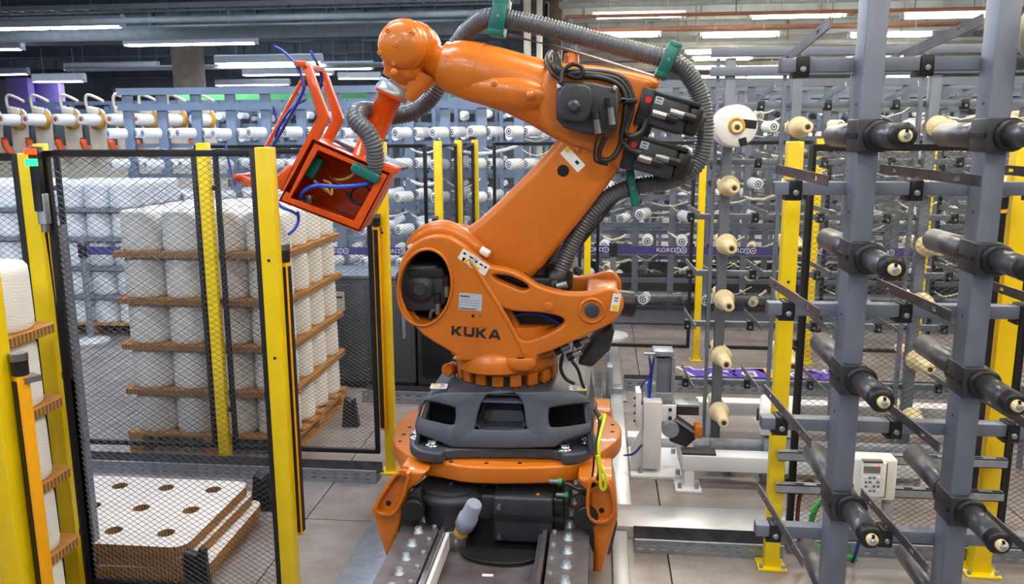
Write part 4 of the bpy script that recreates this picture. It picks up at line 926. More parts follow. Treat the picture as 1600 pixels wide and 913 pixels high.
o = plate('hose_saddle', rrect(0, 0, 0.15, 0.05, 0.02, 5), 0.12, facing(at(575, 270, 3.97), (1, 0, -0.52), (0.52, 0, 1)), 'green_clamp', rob, bevel=0.01)
MB().bar(at(872, 428, RY-0.02), at(984, 286, RY-0.02), 0.05, 0.012, up=(0.8, 0, 0.6)).obj('hose_support', 'black_plastic', rob)
MB().tube(smooth_path([at(*q, RY-0.06) for q in ((846, 438), (856, 400), (872, 372), (890, 345))], 6), 0.006, 6).obj('support_cable', 'cable_black', rob)

# ------------------------------------------------------------------ floor rail under the robot
RC, RT_Z = -0.475, 0.30
rail = empty('floor_rail', (RC, 4.5, 0), 'wide dark steel floor rail with rows of bolts, under the robot', 'rail')
Y0, Y1 = 1.6, 8.0
for s in (-1, 1):
    xo = RC+s*0.355
    b = MB(); b.b2((xo-0.09, Y0, RT_Z-0.025), (xo+0.09, Y1, RT_Z)); b.b2((xo-0.012, Y0, 0.03), (xo+0.012, Y1, RT_Z-0.025)); b.b2((xo-0.09, Y0, 0.0), (xo+0.09, Y1, 0.03))
    b.obj('rail_beam', 'rail_steel', rail)
    MB().b2((xo-s*0.105, Y0, 0.225), (xo-s*0.125, Y1, RT_Z+0.012)).obj('guide_strip', 'steel', rail)
    MB().b2((xo-s*0.128, Y0, 0.21), (xo-s*0.145, Y1, RT_Z-0.01)).obj('gear_rack', 'paint_white' if s < 0 else 'steel_dark', rail)
MB().b2((RC-0.22, Y0, 0.17), (RC+0.22, Y1, 0.20)).obj('centre_plate', 'rail_steel', rail)
bolt = MB().lathe((0, 0, 0), (0, 0, 1), [(0, 0.027), (0.005, 0.027), (0.006, 0.019), (0.024, 0.018), (0.027, 0.013)], n=12).mesh('rail_bolt', 'galv')
sbolt = MB().lathe((0, 0, 0), (0, 0, 1), [(0, 0.014), (0.012, 0.013), (0.016, 0.009)], n=10).mesh('small_bolt', 'galv')
for k in range(36):
    y = 2.4+k*0.125
    for s in (-1, 1):
        o = link('rail_bolt', bolt, rail, False); o.location = (s*0.352, y-4.5, RT_Z)
        o = link('small_bolt', sbolt, rail, False); o.location = (s*0.285, y+0.05-4.5, RT_Z)
p = gnd(843, 880, 0.2); MB().cyl((p.x, p.y, 0.19), (p.x, p.y, 0.2015), 0.022, n=16).obj('plate_hole', 'dark_hole', rail)
p = gnd(762, 900, 0.2); label('rail_sticker', (p.x, p.y, 0.202), (1, 0.05, 0), (0, 1, 0), 0.05, 0.02, rail, [])
text_obj('cast_lettering', 'KUKA', 0.11, Matrix.Translation((-0.44, 3.1, 0.2)), 'rail_steel', rail, extrude=0.003, xs=1.4)
# floor cover strips left and right of the rail
tag(MB().b2((-1.235, 2.0, 0.0), (-0.97, 4.6, 0.035)).obj('cover_strip', 'galv', bevel=0.004), 'wide pale metal cover strip on the floor, left of the rail', 'cover strip')
st = tag(MB().b2((0.085, 2.0, 0.0), (0.165, 4.13, 0.05)).obj('floor_profile', 'aluminium', bevel=0.004), 'narrow aluminium profile beside the rail, in front of the wide crossing strip', 'profile')
st = tag(MB().b2((0.10, 4.42, 0.0), (0.20, 8.2, 0.05)).obj('floor_profile', 'aluminium', bevel=0.004), 'narrow aluminium profile running back along the rail, behind the robot', 'profile')
a, b_ = gnd(955, 830, 0.07), gnd(955, 852, 0.07)
tag(MB().b2((0.03, 4.14, 0.0), (1.2, 4.41, 0.07)).obj('floor_duct', 'aluminium', bevel=0.004), 'wide bright aluminium duct lying across the floor, right of the robot', 'duct')
# perforated cable trays: side strips with real slots
def tray(name, x0, x1, y, h, pitch, lab, z0=0.0, along='x', rows=2):
    root = empty(name, ((x0+x1)/2, y, 0), lab, 'cable tray')
    L = x1-x0; nn = int(L/pitch); hs = []
    for i in range(nn):
        for r in range(rows):
            c = (x0+(i+0.5)*pitch, z0+h*(r+1)/(rows+1)); hs.append(rrect(c[0], c[1], pitch*0.46, h*0.11, h*0.05, 2))
    plate('tray_side', [(x0, z0), (x1, z0), (x1, z0+h), (x0, z0+h)], 0.003, xzM(y), 'galv', root, holes=hs)
    MB().b2((x0, y, z0), (x1, y+0.15, z0+0.003)).obj('tray_base', 'steel_dark', root)
    MB().b2((x0, y+0.147, z0), (x1, y+0.15, z0+h)).obj('tray_back', 'steel_dark', root)
    MB().b2((x0, y-0.012, z0+h-0.003), (x1, y+0.002, z0+h+0.003)).obj('tray_lip', 'galv', root)
    return root
tray('cable_tray', 0.20, 0.95, 3.99, 0.075, 0.062, 'perforated steel cable tray in front of the wide aluminium duct')
tray('cable_tray', 0.98, 2.6, 4.06, 0.075, 0.062, 'perforated steel cable tray behind the keypad fence panel')
tray('cable_tray', 0.22, 3.2, 6.75, 0.10, 0.085, 'perforated steel cable tray across the floor behind the pneumatic station')
tray('cable_tray', -3.55, -1.36, 4.70, 0.085, 0.07, 'perforated steel cable tray on the floor in front of the yarn pallet')
tray('cable_tray', -1.9, -1.12, 6.25, 0.10, 0.085, 'perforated steel cable tray beside the dark cabinet')
tag(MB().b2((-1.30, 6.2, 0.0), (-1.18, 8.0, 0.10)).obj('floor_duct', 'galv', bevel=0.004), 'grey duct running back from the dark cabinet along the floor', 'duct')

# ------------------------------------------------------------------ fences
def mesh_net(w_, h_, pw=0.040, ph=0.026, t=0.0026):
    key = f'mesh_{w_:.2f}_{h_:.2f}'
    if key in bpy.data.meshes: return bpy.data.meshes[key]
    vs, fs = [], []; nx = max(2, int(round(w_/(pw/2)))); nz = int(round(h_/(ph/2))); dx = w_/nx; dz = h_/nz
    for r in range(nz):
        base = len(vs)
        for i in range(nx+1):
            z = (r+((i+r) % 2))*dz; x = i*dx
            vs += [(x, -t/2, z), (x, t/2, z-t*0.45), (x, t/2, z+t*0.45)]
        for i in range(nx):
            o = base+3*i
            fs += [(o, o+3, o+4, o+1), (o+1, o+4, o+5, o+2), (o+2, o+5, o+3, o)]
    me = bpy.data.meshes.new(key); me.from_pydata(vs, [], fs); me.materials.append(MATS['mesh_wire']); return me
def panel(p0, p1, z0, z1, label, group='mesh fence panels', bar=0.03, name='mesh_fence', cat='fence', braces=()):
    p0, p1 = V((p0[0], p0[1], 0)), V((p1[0], p1[1], 0)); d = p1-p0; L = round(d.length, 2)
    root = empty(name, (p0.x, p0.y, 0), label, cat, group, rz=math.atan2(d.y, d.x))
    b = bar
    fr = MB().b2((0, -b/2, z0), (b, b/2, z1)).b2((L-b, -b/2, z0), (L, b/2, z1)).b2((b, -b/2, z1-b), (L-b, b/2, z1)).b2((b, -b/2, z0), (L-b, b/2, z0+b))
    o = link('frame', fr.mesh('frame', 'frame_black', bevel=0.003), root, False)
    for zz in braces: link('brace', MB().b2((b, -b/2, zz), (L-b, b/2, zz+b)).mesh('brace', 'frame_black'), root, False)
    o = link('wire_mesh', mesh_net(L-2*b, round(z1-z0-2*b, 2)), root, False); o.location = (b, 0, z0+b); o['kind'] = 'stuff'
    for zz in (z0+0.25, (z0+z1)/2, z1-0.25):
        for x in (-0.016, L+0.0): link('clip', MB().b2((x, -0.012, zz), (x+0.016, 0.012, zz+0.03)).mesh('clip', 'black_plastic'), root, False)
    return root
def post(x, y, label, h=2.09, w_=0.075, d=0.06, group='yellow fence posts', holes=(), foot=True):
    root = empty('fence_post', (x, y, 0), label, 'fence post', group)
    link('tube', MB().b2((-w_/2, -d/2, 0), (w_/2, d/2, h)).mesh('tube', 'yellow', bevel=0.005), root, False)
    if foot:
        link('foot_plate', MB().b2((-w_*0.95, -d, 0), (w_*0.95, d, 0.012)).mesh('foot_plate', 'yellow', bevel=0.002), root, False)
        for sx in (-1, 1):
            link('anchor_bolt', MB().cyl((sx*w_*0.75, -d*0.7, 0.012), (sx*w_*0.75, -d*0.7, 0.03), 0.010, n=6).mesh('anchor_bolt', 'galv'), root, False)
    for z in holes: link('hole', MB().cyl((0, -d/2-0.001, z), (0, -d/2+0.004, z), 0.007, n=10).mesh('hole', 'dark_hole'), root, False)
    return root
def curtain(x, y, z0, z1, label, rz=0.0, group='safety light curtains', scale=1.0):
    """light curtain: amber housing with a dark window, black caps and brackets"""
    s = scale
    root = empty('light_curtain', (x, y, 0), label, 'light curtain', group, rz=rz)
    link('housing', MB().b2((-0.02*s, -0.02*s, z0), (0.02*s, 0.02*s, z1)).mesh('housing', 'amber', bevel=0.008), root, False)
    link('window', MB().b2((-0.024*s, -0.013*s, z0+0.02), (-0.0195*s, 0.013*s, z1-0.02)).b2((-0.013*s, -0.024*s, z0+0.02), (0.013*s, -0.0195*s, z1-0.02)).mesh('window', 'black_plastic'), root, False)
    link('cap', MB().cyl((0, 0, z1), (0, 0, z1+0.05), 0.026*s, n=16).mesh('cap', 'black_plastic'), root, False)
    link('cap_ring', MB().cyl((0, 0, z1+0.05), (0, 0, z1+0.075), 0.028*s, n=16).mesh('cap_ring', 'steel'), root, False)
    link('bracket', MB().b2((-0.03*s, 0.0, z1-0.03), (0.03*s, 0.05*s, z1-0.01)).mesh('bracket', 'steel'), root, False)
    return root
# near gate line, Y = 3.3
YG = 3.30
gl, gr = at(68, 400, YG).x, at(412, 500, YG).x
gl = at(66, 239, YG).x
gr = at(400, 233, YG).x
panel((gl, YG), (gr, YG), 0.08, at(230, 235, YG).z, 'near black-framed mesh gate in front of the cardboard sheet stack', bar=0.026, name='mesh_gate', cat='gate', group='near mesh gates')
pxl = at(414, 400, YG); post(at(414, 232, YG).x, YG, 'yellow fence post at the right side of the near mesh gate', h=at(414, 230, YG).z, w_=0.07, holes=(1.62, 1.2))
curtain(at(414, 232, YG).x-0.055, YG+0.05, 0.35, at(414, 418, YG).z, 'black and amber light curtain left behind the near gate post', rz=-0.2)
curtain(at(414, 232, YG).x+0.03, YG+0.06, 0.35, at(414, 412, YG).z, 'amber light curtain on the right flank of the near gate post', rz=PI/2)
xc = at(32, 242, YG).x; post(xc, YG+0.06, 'yellow corner post carrying the red and green signal lamp', h=at(30, 240, YG).z, w_=0.075, d=0.07)
panel((xc-0.95, YG+0.06), (xc-0.05, YG+0.06), 0.08, 2.06, 'mesh panel cut by the left edge, beside the signal lamp post', bar=0.03)
# signal lamp: black column with red and green lenses
sl = empty('signal_lamp', (at(64, 300, YG-0.03).x, YG-0.03, 0), 'signal lamp with lit red and green lenses on the corner post', 'signal lamp')
q = at(64, 300, YG-0.03)
z = lambda y: at(49, y, YG-0.03).z
MB().b2((q.x-0.02, YG-0.06, z(330)), (q.x+0.02, YG-0.015, z(229))).obj('lamp_body', 'black_plastic', sl, bevel=0.006)
MB().cyl((q.x, YG-0.068, z(241)), (q.x, YG-0.068, z(232)), 0.023, n=20).obj('red_lens', 'lamp_red', sl)
MB().cyl((q.x, YG-0.068, z(259)), (q.x, YG-0.068, z(248)), 0.023, n=20).obj('green_lens', 'lamp_green', sl)
MB().b2((q.x-0.012, YG-0.055, z(350)), (q.x+0.028, YG-0.02, z(302))).obj('switch_box', 'galv', sl, bevel=0.004)
MB().cyl((q.x+0.01, YG-0.04, z(362)), (q.x+0.01, YG-0.04, z(350)), 0.016, n=12).obj('cable_gland', 'steel', sl)
MB().tube([(q.x+0.01, YG-0.04, z(362)), (q.x+0.012, YG-0.03, z(500)), (q.x+0.012, YG-0.03, 0.05)], 0.006, 6).obj('lamp_cable', 'cable_black', sl)
# grey perforated strut beside the gate hinge
px0 = at(80, 352, YG+0.10)
stt = empty('perforated_strut', (px0.x, YG+0.10, 0), 'grey perforated steel strut standing behind the gate hinge side', 'strut')
hs = [rrect(px0.x-0.018, 0.12+0.05*i, 0.008, 0.026, 0.003, 2) for i in range(30)]+[rrect(px0.x+0.022, 0.12+0.05*i, 0.008, 0.026, 0.003, 2) for i in range(30)]
plate('strut_face', [(px0.x-0.04, 0.0), (px0.x+0.045, 0.0), (px0.x+0.045, px0.z), (px0.x-0.04, px0.z)], 0.003, xzM(YG+0.10), 'rack_grey', stt, holes=hs)
MB().b2((px0.x+0.042, YG+0.10, 0), (px0.x+0.045, YG+0.14, px0.z)).b2((px0.x-0.04, YG+0.10, 0), (px0.x-0.037, YG+0.14, px0.z)).obj('strut_flange', 'rack_grey', stt)
# foreground post with light curtain at the left edge
pe = at(20, 800, 2.42)
post(pe.x-0.04, 2.46, 'nearest yellow post, cut by the left edge', h=2.09, w_=0.08, d=0.085, foot=False)
lb = at(47, 800, 2.42).x
cu_ = curtain(at(46, 700, 2.50).x, 2.50, 0.1, at(33, 585, 2.50).z, 'amber light curtain with silver cap beside the nearest yellow post', rz=-0.5, scale=1.05)
q = at(47, 800, 2.475); link('', None) if False else None
MB().cyl(at(47, 800, 2.42)+V((0.0, 0.03, 0)), at(47, 800, 2.42)+V((0.012, 0.03, 0)), 0.011, n=12).obj('button_bolt', 'steel', cu_) if False else None
# back left fence, Y = 4.9
YL = 4.90
xs = [at(85, 400, YL).x, at(338, 500, YL).x, at(600, 600, YL).x]
xm = at(330, 400, YL).x; xr = at(604, 500, YL).x; xl = at(112, 500, YL).x
post(xm, YL, 'yellow post in the middle of the mesh fence before the yarn pallet', w_=0.07)
post(xr, YL, 'yellow post with light curtain just left of the robot base', h=2.09, w_=0.065, holes=(1.55,))
post(xl-0.085, YL, 'yellow post at the left end of the mesh fence before the yarn pallet', w_=0.07)
panel((xl, YL), (xm-0.05, YL), 0.12, 2.05, 'mesh fence panel before the left half of the yarn pallet', bar=0.028)
panel((xm+0.06, YL), (xr-0.07, YL), 0.12, 2.05, 'mesh fence panel before the right half of the yarn pallet', bar=0.028)
curtain(xr-0.03, YL-0.05, 0.3, at(600, 352, YL).z, 'black windowed light curtain on the post left of the robot', rz=0)
# posts running back along the left of the rail, Y 7 .. 9
for px, base_y, lab in ((684, 590, 'yellow post with a light curtain behind the robot shoulder, left of three'), (716, 552, 'yellow post behind the robot shoulder, middle of three'), (742, 530, 'yellow post behind the robot shoulder, right of three')):
    g_ = gnd(px+6, base_y); post(at(px, 230, g_.y).x, g_.y, lab, w_=0.065, h=2.08)
    if px == 684: curtain(at(px-3, 300, g_.y).x, g_.y-0.06, 0.3, at(px, 350, g_.y).z, 'light curtain with a green light on the left post behind the robot shoulder')
def P(px, Y): return at(px, 300, Y).x
g1, g2, g3 = gnd(690, 590).y, gnd(722, 552).y, gnd(748, 530).y
panel((P(686, g1), g1+0.032), (P(714, g2), g2-0.032), 0.12, 2.05, 'mesh panel receding between the left and middle posts behind the shoulder', bar=0.028)
panel((P(720, g2)+0.0, g2+0.05), (P(741, g3), g3-0.05), 0.12, 2.05, 'mesh panel receding between the middle and right posts behind the shoulder', bar=0.028)
# far fence behind the cabinet, Y = 7.1, and the far fence across the back, Y = 7.8
panel((P(618, 7.25)-1.85, 7.25), (P(668, 7.25), 7.25), 0.0, 2.05, 'mesh panel behind the dark cabinet and the gripper', bar=0.03)
YF2 = 7.78
fp = [(757, 'behind the link arm'), (919, 'below the hose clamp'), (1097, 'left of the cream spindles'), (1277, 'seen through the right mesh panel, left of two'), (1452, 'seen through the right mesh panel, right of two'), (1640, 'outside the right edge')]
for i, (px, w_) in enumerate(fp):
    x = P(px, YF2)
    if 0 < i < 5: post(x, YF2, f'distant yellow fence post {w_}', w_=0.062, d=0.05, h=2.08, group='distant yellow posts')
    if i+1 < len(fp):
        lab = ('distant mesh panel behind the link arm', 'distant mesh panel right of the robot hose', 'distant mesh panel behind the cream spindles', 'distant mesh panel behind the right mesh panel', 'distant mesh panel at the right edge')[i]
        panel((x+0.08, YF2), (P(fp[i+1][0], YF2)-0.06, YF2), 0.12, 2.06, lab, bar=0.03, group='distant mesh panels')
# right fence, Y = 3.93
YR = 3.92
xa, xb = at(1226, 500, YR).x, at(1568, 600, YR).x
post(xa, YR, 'yellow post standing before the white pneumatic station, right of the robot', w_=0.072, h=at(1240, 221, YR).z, holes=(1.45, 0.75))
post(xb, YR+0.05, 'yellow post at the right edge behind the near creel rack', w_=0.085, d=0.08)
pr_ = panel((xa+0.07, YR+0.03), (xb-0.09, YR+0.03), 0.18, 2.08, 'mesh fence panel behind the near creel rack, carrying the keypad box', bar=0.032)
panel((xb+0.06, YR+0.05), (xb+1.0, YR+0.05), 0.18, 2.08, 'mesh fence panel cut by the right edge', bar=0.032, braces=(1.2,))
curtain(xb-0.10, YR-0.02, 0.3, at(1570, 325, YR).z, 'amber light curtain left of the yellow post at the right edge')
# struts carrying the keypad box
for zy, lab in ((714, 'upper galvanised strut holding the keypad box'), (765, 'lower galvanised strut holding the keypad box')):
    z = at(1300, zy, YR-0.06).z
    s_ = empty('mounting_strut', (xa, YR-0.06, z), lab, 'strut', 'keypad struts')
    b = MB().b2((xa-0.01, YR-0.08, z-0.022), (xb+0.02, YR-0.076, z+0.022)).b2((xa-0.01, YR-0.08, z+0.018), (xb+0.02, YR-0.04, z+0.022)).b2((xa-0.01, YR-0.08, z-0.022), (xb+0.02, YR-0.04, z-0.018))
    b.obj('channel', 'galv', s_)
    for k in range(10): MB().b2((xa+0.08+k*0.1, YR-0.072, z+0.0222), (xa+0.12+k*0.1, YR-0.055, z+0.0226)).obj('slot', 'dark_hole', s_)
for x, zz in ((xa-0.0, 0.72), (xb, 0.70)):
    pass
kb = empty('keypad_box', (at(1367, 750, YR-0.12).x, YR-0.12, at(1367, 788, YR-0.12).z), 'cream keypad control box with display on the fence struts', 'control box')
k0, k1 = at(1335, 718, YR-0.16), at(1400, 785, YR-0.16)
MB().b2((k0.x, YR-0.15, k1.z), (k1.x, YR-0.05, k0.z)).obj('housing', 'box_white', kb, bevel=0.012)
f0, f1 = at(1349, 722, YR-0.17), at(1378, 777, YR-0.17)
kp = MB().b2((f0.x, YR-0.175, f1.z), (f1.x+0.01, YR-0.145, f0.z)).obj('keypad_unit', 'white_plastic', kb, bevel=0.005)
d0, d1 = at(1350, 729, YR-0.177), at(1375, 740, YR-0.177)
MB().b2((d0.x, YR-0.179, d1.z), (d1.x, YR-0.174, d0.z)).obj('display', 'lcd', kp)
MB().b2((f0.x-0.002, YR-0.18, f0.z), (f1.x-0.01, YR-0.15, f0.z+0.008)).obj('display_hood', 'steel_dark', kp)
for r in range(4):
    for c in range(4):
        q = at(1353+c*6.4, 747+r*6.8, YR-0.177); MB().box(q, (0.011, 0.006, 0.011)).obj('key', 'rack_grey' if (r+c) % 3 else 'white_plastic', kp, bevel=0.002)
g0_, g1_ = at(1378, 724, YR-0.152), at(1383, 778, YR-0.152); MB().b2((g0_.x, YR-0.153, g1_.z), (g1_.x, YR-0.148, g0_.z)).obj('recess', 'core_dark', kb)
q = at(1373, 728, YR-0.18); MB().box(q, (0.008, 0.004, 0.005)).obj('status_light', 'lamp_red', kp)
q0, q1 = at(1385, 785, YR-0.1), at(1385, 812, YR-0.1)
MB().cyl(q0, q1, 0.022, n=14).obj('cable_gland', 'galv', kb)
for nm, mt, r, pts in (('green_hose', 'green_tube', 0.014, [(1302, 775, 4.02), (1282, 785, 4.0), (1270, 805, 3.98), (1268, 828, 3.98), (1272, 850, 3.99), (1300, 862, 4.0), (1325, 870, 4.0), (1338, 876, 4.02)]),
        ('brown_hose', 'brown_tube', 0.010, [(1278, 762, 3.98), (1262, 750, 3.96), (1250, 775, 3.95), (1246, 810, 3.95), (1247, 833, 3.96), (1252, 862, 3.97)]),
        ('blue_hose', 'navy_tube', 0.009, [(1350, 782, 3.82), (1350, 800, 3.86), (1346, 830, 3.9), (1338, 862, 3.95), (1332, 880, 4.0)])):
    o = MB().tube(smooth_path([at(*p) for p in pts], 8), r, 8).obj(nm, mt)
    tag(o, {'green_hose': 'bright green air hose curling behind the near creel rack', 'brown_hose': 'dark red hose hanging from the lower keypad strut', 'blue_hose': 'blue hose hanging under the keypad box'}[nm], 'hose')

# ------------------------------------------------------------------ yarn pallets
def board_mesh(name, w_, d_, h_, top, edge='honeycomb'):
    """honeycomb cardboard sheet with rounded corners: pale or brown faces, ribbed edges"""
    b = MB(); ol = rrect(0, 0, w_, d_, 0.05, 4); b.prism([V((x, y, 0)) for x, y in ol], (0, 0, h_))
    me = b.mesh(name, [top, edge], bevel=0.0)
    for p in me.polygons: p.material_index = 0 if abs(p.normal.z) > 0.5 else 1
    return me
CR, CH, CP = 0.1425, 0.266, 0.289
def cone_mesh(name, mt, n=24, r=CR, h=CH):
    b = MB(); b.lathe((0, 0, 0), (0, 0, 1), [(0.0, r*0.35), (0.0, r*0.93), (0.012, r*0.985), (0.04, r), (h-0.05, r*0.985), (h-0.018, r*0.97), (h-0.004, r*0.9), (h, r*0.8), (h-0.008, r*0.4), (h-0.03, r*0.34), (h-0.10, r*0.33)], n=n)
    return b.mesh(name, mt)
cone_hi = cone_mesh('yarn_cone', 'yarn_wound', 40); core_m = MB().lathe((0, 0, 0), (0, 0, 1), [(0.0, 0.04), (CH+0.008, 0.04), (CH+0.008, 0.034), (CH-0.05, 0.033)], n=16).mesh('core_tube', 'cardboard_pale')
def cone(x, y, z, lab, group):
    o = empty('yarn_cone', (x, y, z), lab, 'yarn cone', group)
    link('yarn', cone_hi, o, False).rotation_euler = (0, 0, random.uniform(0, 6.28)); link('core_tube', core_m, o, False)
    return o
def pallet(cx_, cy_, w_, d_, lab):
    root = empty('wooden_pallet', (cx_, cy_, 0), lab, 'pallet')
    nb = 7
    for i in range(nb):
        y = -d_/2+0.06+i*(d_-0.12)/(nb-1); link('deck_board', MB().b2((-w_/2, y-0.05, 0.115), (w_/2, y+0.05, 0.138)).mesh('deck_board', 'wood', bevel=0.003), root, False)
    for x in (-w_/2+0.06, 0, w_/2-0.06):
        link('stringer_board', MB().b2((x-0.05, -d_/2, 0.093), (x+0.05, d_/2, 0.115)).mesh('stringer_board', 'wood'), root, False)
        link('bottom_board', MB().b2((x-0.05, -d_/2, 0.0), (x+0.05, d_/2, 0.02)).mesh('bottom_board', 'wood'), root, False)
        for y in (-d_/2+0.07, 0, d_/2-0.07):
            link('block', MB().b2((x-0.05, y-0.07, 0.02), (x+0.05, y+0.07, 0.093)).mesh('block', 'wood', bevel=0.003), root, False)
    return root
ORD = ('lowest', 'second', 'third', 'fourth', 'top')
def stack(x0, y0, nx, ny, layers, where, top='cardboard', show=lambda i, j, l: True, rotx=False):
    """x0, y0: front-left corner; cones in an nx by ny grid per layer"""
    w_, d_ = nx*CP+0.03, ny*CP+0.03; cx_, cy_ = x0+w_/2, y0+d_/2
    pallet(cx_, cy_, w_, d_, f'wooden pallet under the yarn cones {where}')
    bm_ = board_mesh('cardboard_sheet', w_+0.005, d_+0.005, 0.036, top); z = 0.138
    for l in range(layers):
        if l > 0:
            o = link('cardboard_sheet', bm_, None); o.location = (cx_, cy_, z); tag(o, f'brown honeycomb cardboard sheet below the {ORD[l]} layer of cones {where}', 'cardboard sheet', f'layer sheets {where}'); z += 0.036
        for i in range(nx):
            for j in range(ny):
                if show(i, j, l):
                    cone(x0+0.015+(i+0.5)*CP, y0+0.015+(j+0.5)*CP, z, f'yarn cone {ordinal(i+1)} from left, {"front" if j == 0 else ordinal(j+1)} row, {ORD[l]} layer, pallet {where}', f'yarn cones of the pallet {where}')
        z += CH+0.010
fl_ = gnd(210, 706)
stack(-3.20, 5.06, 4, 4, 5, 'behind the mesh fence', show=lambda i, j, l: l == 4 or j == 0 or i == 3)
# near pallet at the left edge: right flank X about -2.0
ns = at(92, 512, 3.08)
stack(ns.x-4*CP-0.03, 3.08-4*CP-0.03, 4, 4, 5, 'at the left edge', show=lambda i, j, l: i >= 2)
# sheets stacked on the floor behind the gate, with finger holes
TZ = 0.235
sb = [gnd(*q, TZ) for q in ((392, 752), (288, 856), (118, 742))]
xr_, yb_, yf_ = sb[0].x, (sb[0].y+sb[2].y)/2, sb[1].y
wS, dS = 1.12, yb_-yf_; hz = 0.058
hol = []
for i in range(4):
    for j in range(4):
        hol.append(ellipse(wS/2-0.16-i*0.27, dS/2-0.12-j*0.25, 0.042, 0.042, 16))
for k in range(4):
    nm = 'cardboard_sheet'; z = TZ-hz*(4-k)
    dx, dy, rz = ((0.05, 0.02, 0.02), (0.075, 0.0, 0.03), (0.02, 0.012, -0.008), (0, 0, 0.0))[k]
    M = Matrix.Translation((xr_-wS/2+dx, (yb_+yf_)/2+dy, z+hz/2)) @ Matrix.Rotation(rz, 4, 'Z')
    o = plate(nm, rrect(0, 0, wS, dS, 0.07, 4), hz-0.005, M, ['cardboard_pale', 'honeycomb'], holes=[h for h in hol if abs(h[0][0]) < wS/2-0.06 and abs(h[0][1]) < dS/2-0.06])
    for p in o.data.polygons: p.use_smooth = False; p.material_index = 0 if abs(p.normal.z) > 0.5 else 1
    tag(o, f'{("lowest", "second lowest", "second from the top", "topmost")[k]} pale honeycomb sheet with finger holes, on the floor behind the gate', 'cardboard sheet', 'sheets stacked behind the gate')
# black floor stop in front of the sheets, and one behind
def stopper(px, py, lab, h=0.2):
    p = gnd(px, py); o = MB().prism([(p.x-0.07, p.y, 0), (p.x+0.06, p.y, 0), (p.x+0.03, p.y, h), (p.x+0.005, p.y, h*0.9), (p.x-0.02, p.y, h*1.0), (p.x-0.045, p.y, h)], (0, 0.06, 0)).obj('floor_stop', 'black_plastic', bevel=0.006)
    tag(o, lab, 'floor stop')
p = at(305, 905, 3.37); o = MB().prism([at(*q, 3.38) for q in ((285, 862), (296, 866), (306, 870), (311, 855), (318, 862), (322, 890), (330, 935), (290, 935))], (0, 0.04, 0)).obj('floor_stop', 'black_plastic', bevel=0.006); tag(o, 'black forked stop standing before the cardboard sheet stack', 'floor stop')
stopper(410, 800, 'black stop at the far right corner of the cardboard sheet stack', 0.22); stopper(548, 668, 'black stop beside the foot of the yarn pallet', 0.22)

# ------------------------------------------------------------------ near creel rack on the right
YN = 2.50
ux = [at(1344, 400, YN).x, at(1540, 400, YN).x]; pit = ux[1]-ux[0]; ux.append(ux[1]+pit)
rack = empty('creel_rack', (ux[0], YN, 0), 'grey steel creel rack with black bobbin spindles in the right foreground', 'creel rack')
UW, UD = 0.060, 0.09
for i, x in enumerate(ux[:2]):
    u_ = MB().b2((x-UW/2, YN, 0), (x+UW/2, YN+UD, 3.1)).obj('upright', 'rack_grey', rack, bevel=0.004)
    MB().b2((x-UW*0.9, YN-0.03, 0), (x+UW*0.9, YN+UD+0.03, 0.012)).obj('foot_plate', 'rack_grey', u_)
    for k in range(9):
        zz = 0.35+k*0.31; MB().cyl((x-UW/2-0.001, YN+0.04, zz), (x-UW/2+0.002, YN+0.04, zz), 0.004, n=8).obj('screw_hole', 'dark_hole', u_)
bx0 = at(1213, 296, YN+0.07).x
beamz = [at(1300, y, YN+0.06).z for y in (100, 296, 488, 671, 842)]
for z in beamz:
    MB().b2((bx0, YN+UD+0.001, z-0.020), (ux[1]+0.6, YN+UD+0.045, z+0.020)).obj('cross_beam', 'rack_grey', rack, bevel=0.002)
    MB().b2((bx0-0.001, YN+UD+0.003, z-0.018), (bx0+0.001, YN+UD+0.043, z+0.018)).obj('beam_end_cap', 'steel_dark', rack)
YBM = YN+UD
def guide_arm(p0, p1, parent):
    """flat slotted bar running back to front"""
    p0, p1 = V(p0), V(p1); d = (p1-p0); L = d.length; d.normalize(); r = d
    up = (V((0, 0, 1))-d*d.z).normalized()
    hs = [rrect(L*0.16, 0, 0.028, 0.010, 0.002, 2), rrect(L*0.80, 0, 0.03, 0.012, 0.002, 2)]
    return plate('guide_arm', [(0, -0.015), (L, -0.015), (L, 0.015), (0, 0.015)], 0.005, facing(p0, d, up), 'steel_dark', parent, holes=hs)
for r_, z in enumerate(beamz):
    for c in range(3):
        x = at(1243, 296, YBM).x+c*pit*1.0
        if c == 2 and r_ < 1: continue
        cl = MB().b2((x-0.019, YBM-0.008, z-0.036), (x+0.019, YBM+0.055, z+0.026)).obj('guide_clamp', 'black_plastic', rack, bevel=0.004)
        MB().b2((x-0.028, YBM-0.004, z-0.036), (x-0.019, YBM+0.05, z-0.022)).obj('clamp_foot', 'black_plastic', cl)
        MB().lathe((x, YBM-0.008, z-0.012), (0, -1, 0), [(0, 0.009), (0.004, 0.009), (0.006, 0.005)], n=12).obj('bolt', 'galv', cl)
        MB().cyl((x+0.004, YBM+0.01, z+0.026), (x+0.004, YBM+0.01, z+0.034), 0.007, n=8).obj('bolt', 'galv', cl)
        zt = z+0.046; dz = 0.05 if r_ == 0 else (-0.008 if r_ == 1 else 0.0)
        ya, yb = YBM+0.24, YBM-(0.20 if r_ == 0 else 0.28)
        if c == 0: xo0, xo1 = (x-0.012, x+0.02)
        else: xo0, xo1 = (x-0.03, x+0.06) if r_ < 2 else (x-0.01, x+0.02)
        guide_arm((xo0, ya, zt-dz*0.45), (xo1, yb, zt+dz), rack)
spz = [at(1344, y, YN).z for y in (212, 402, 592, 790)]; spz.append(spz[-1]-(spz[0]-spz[-1])/3)
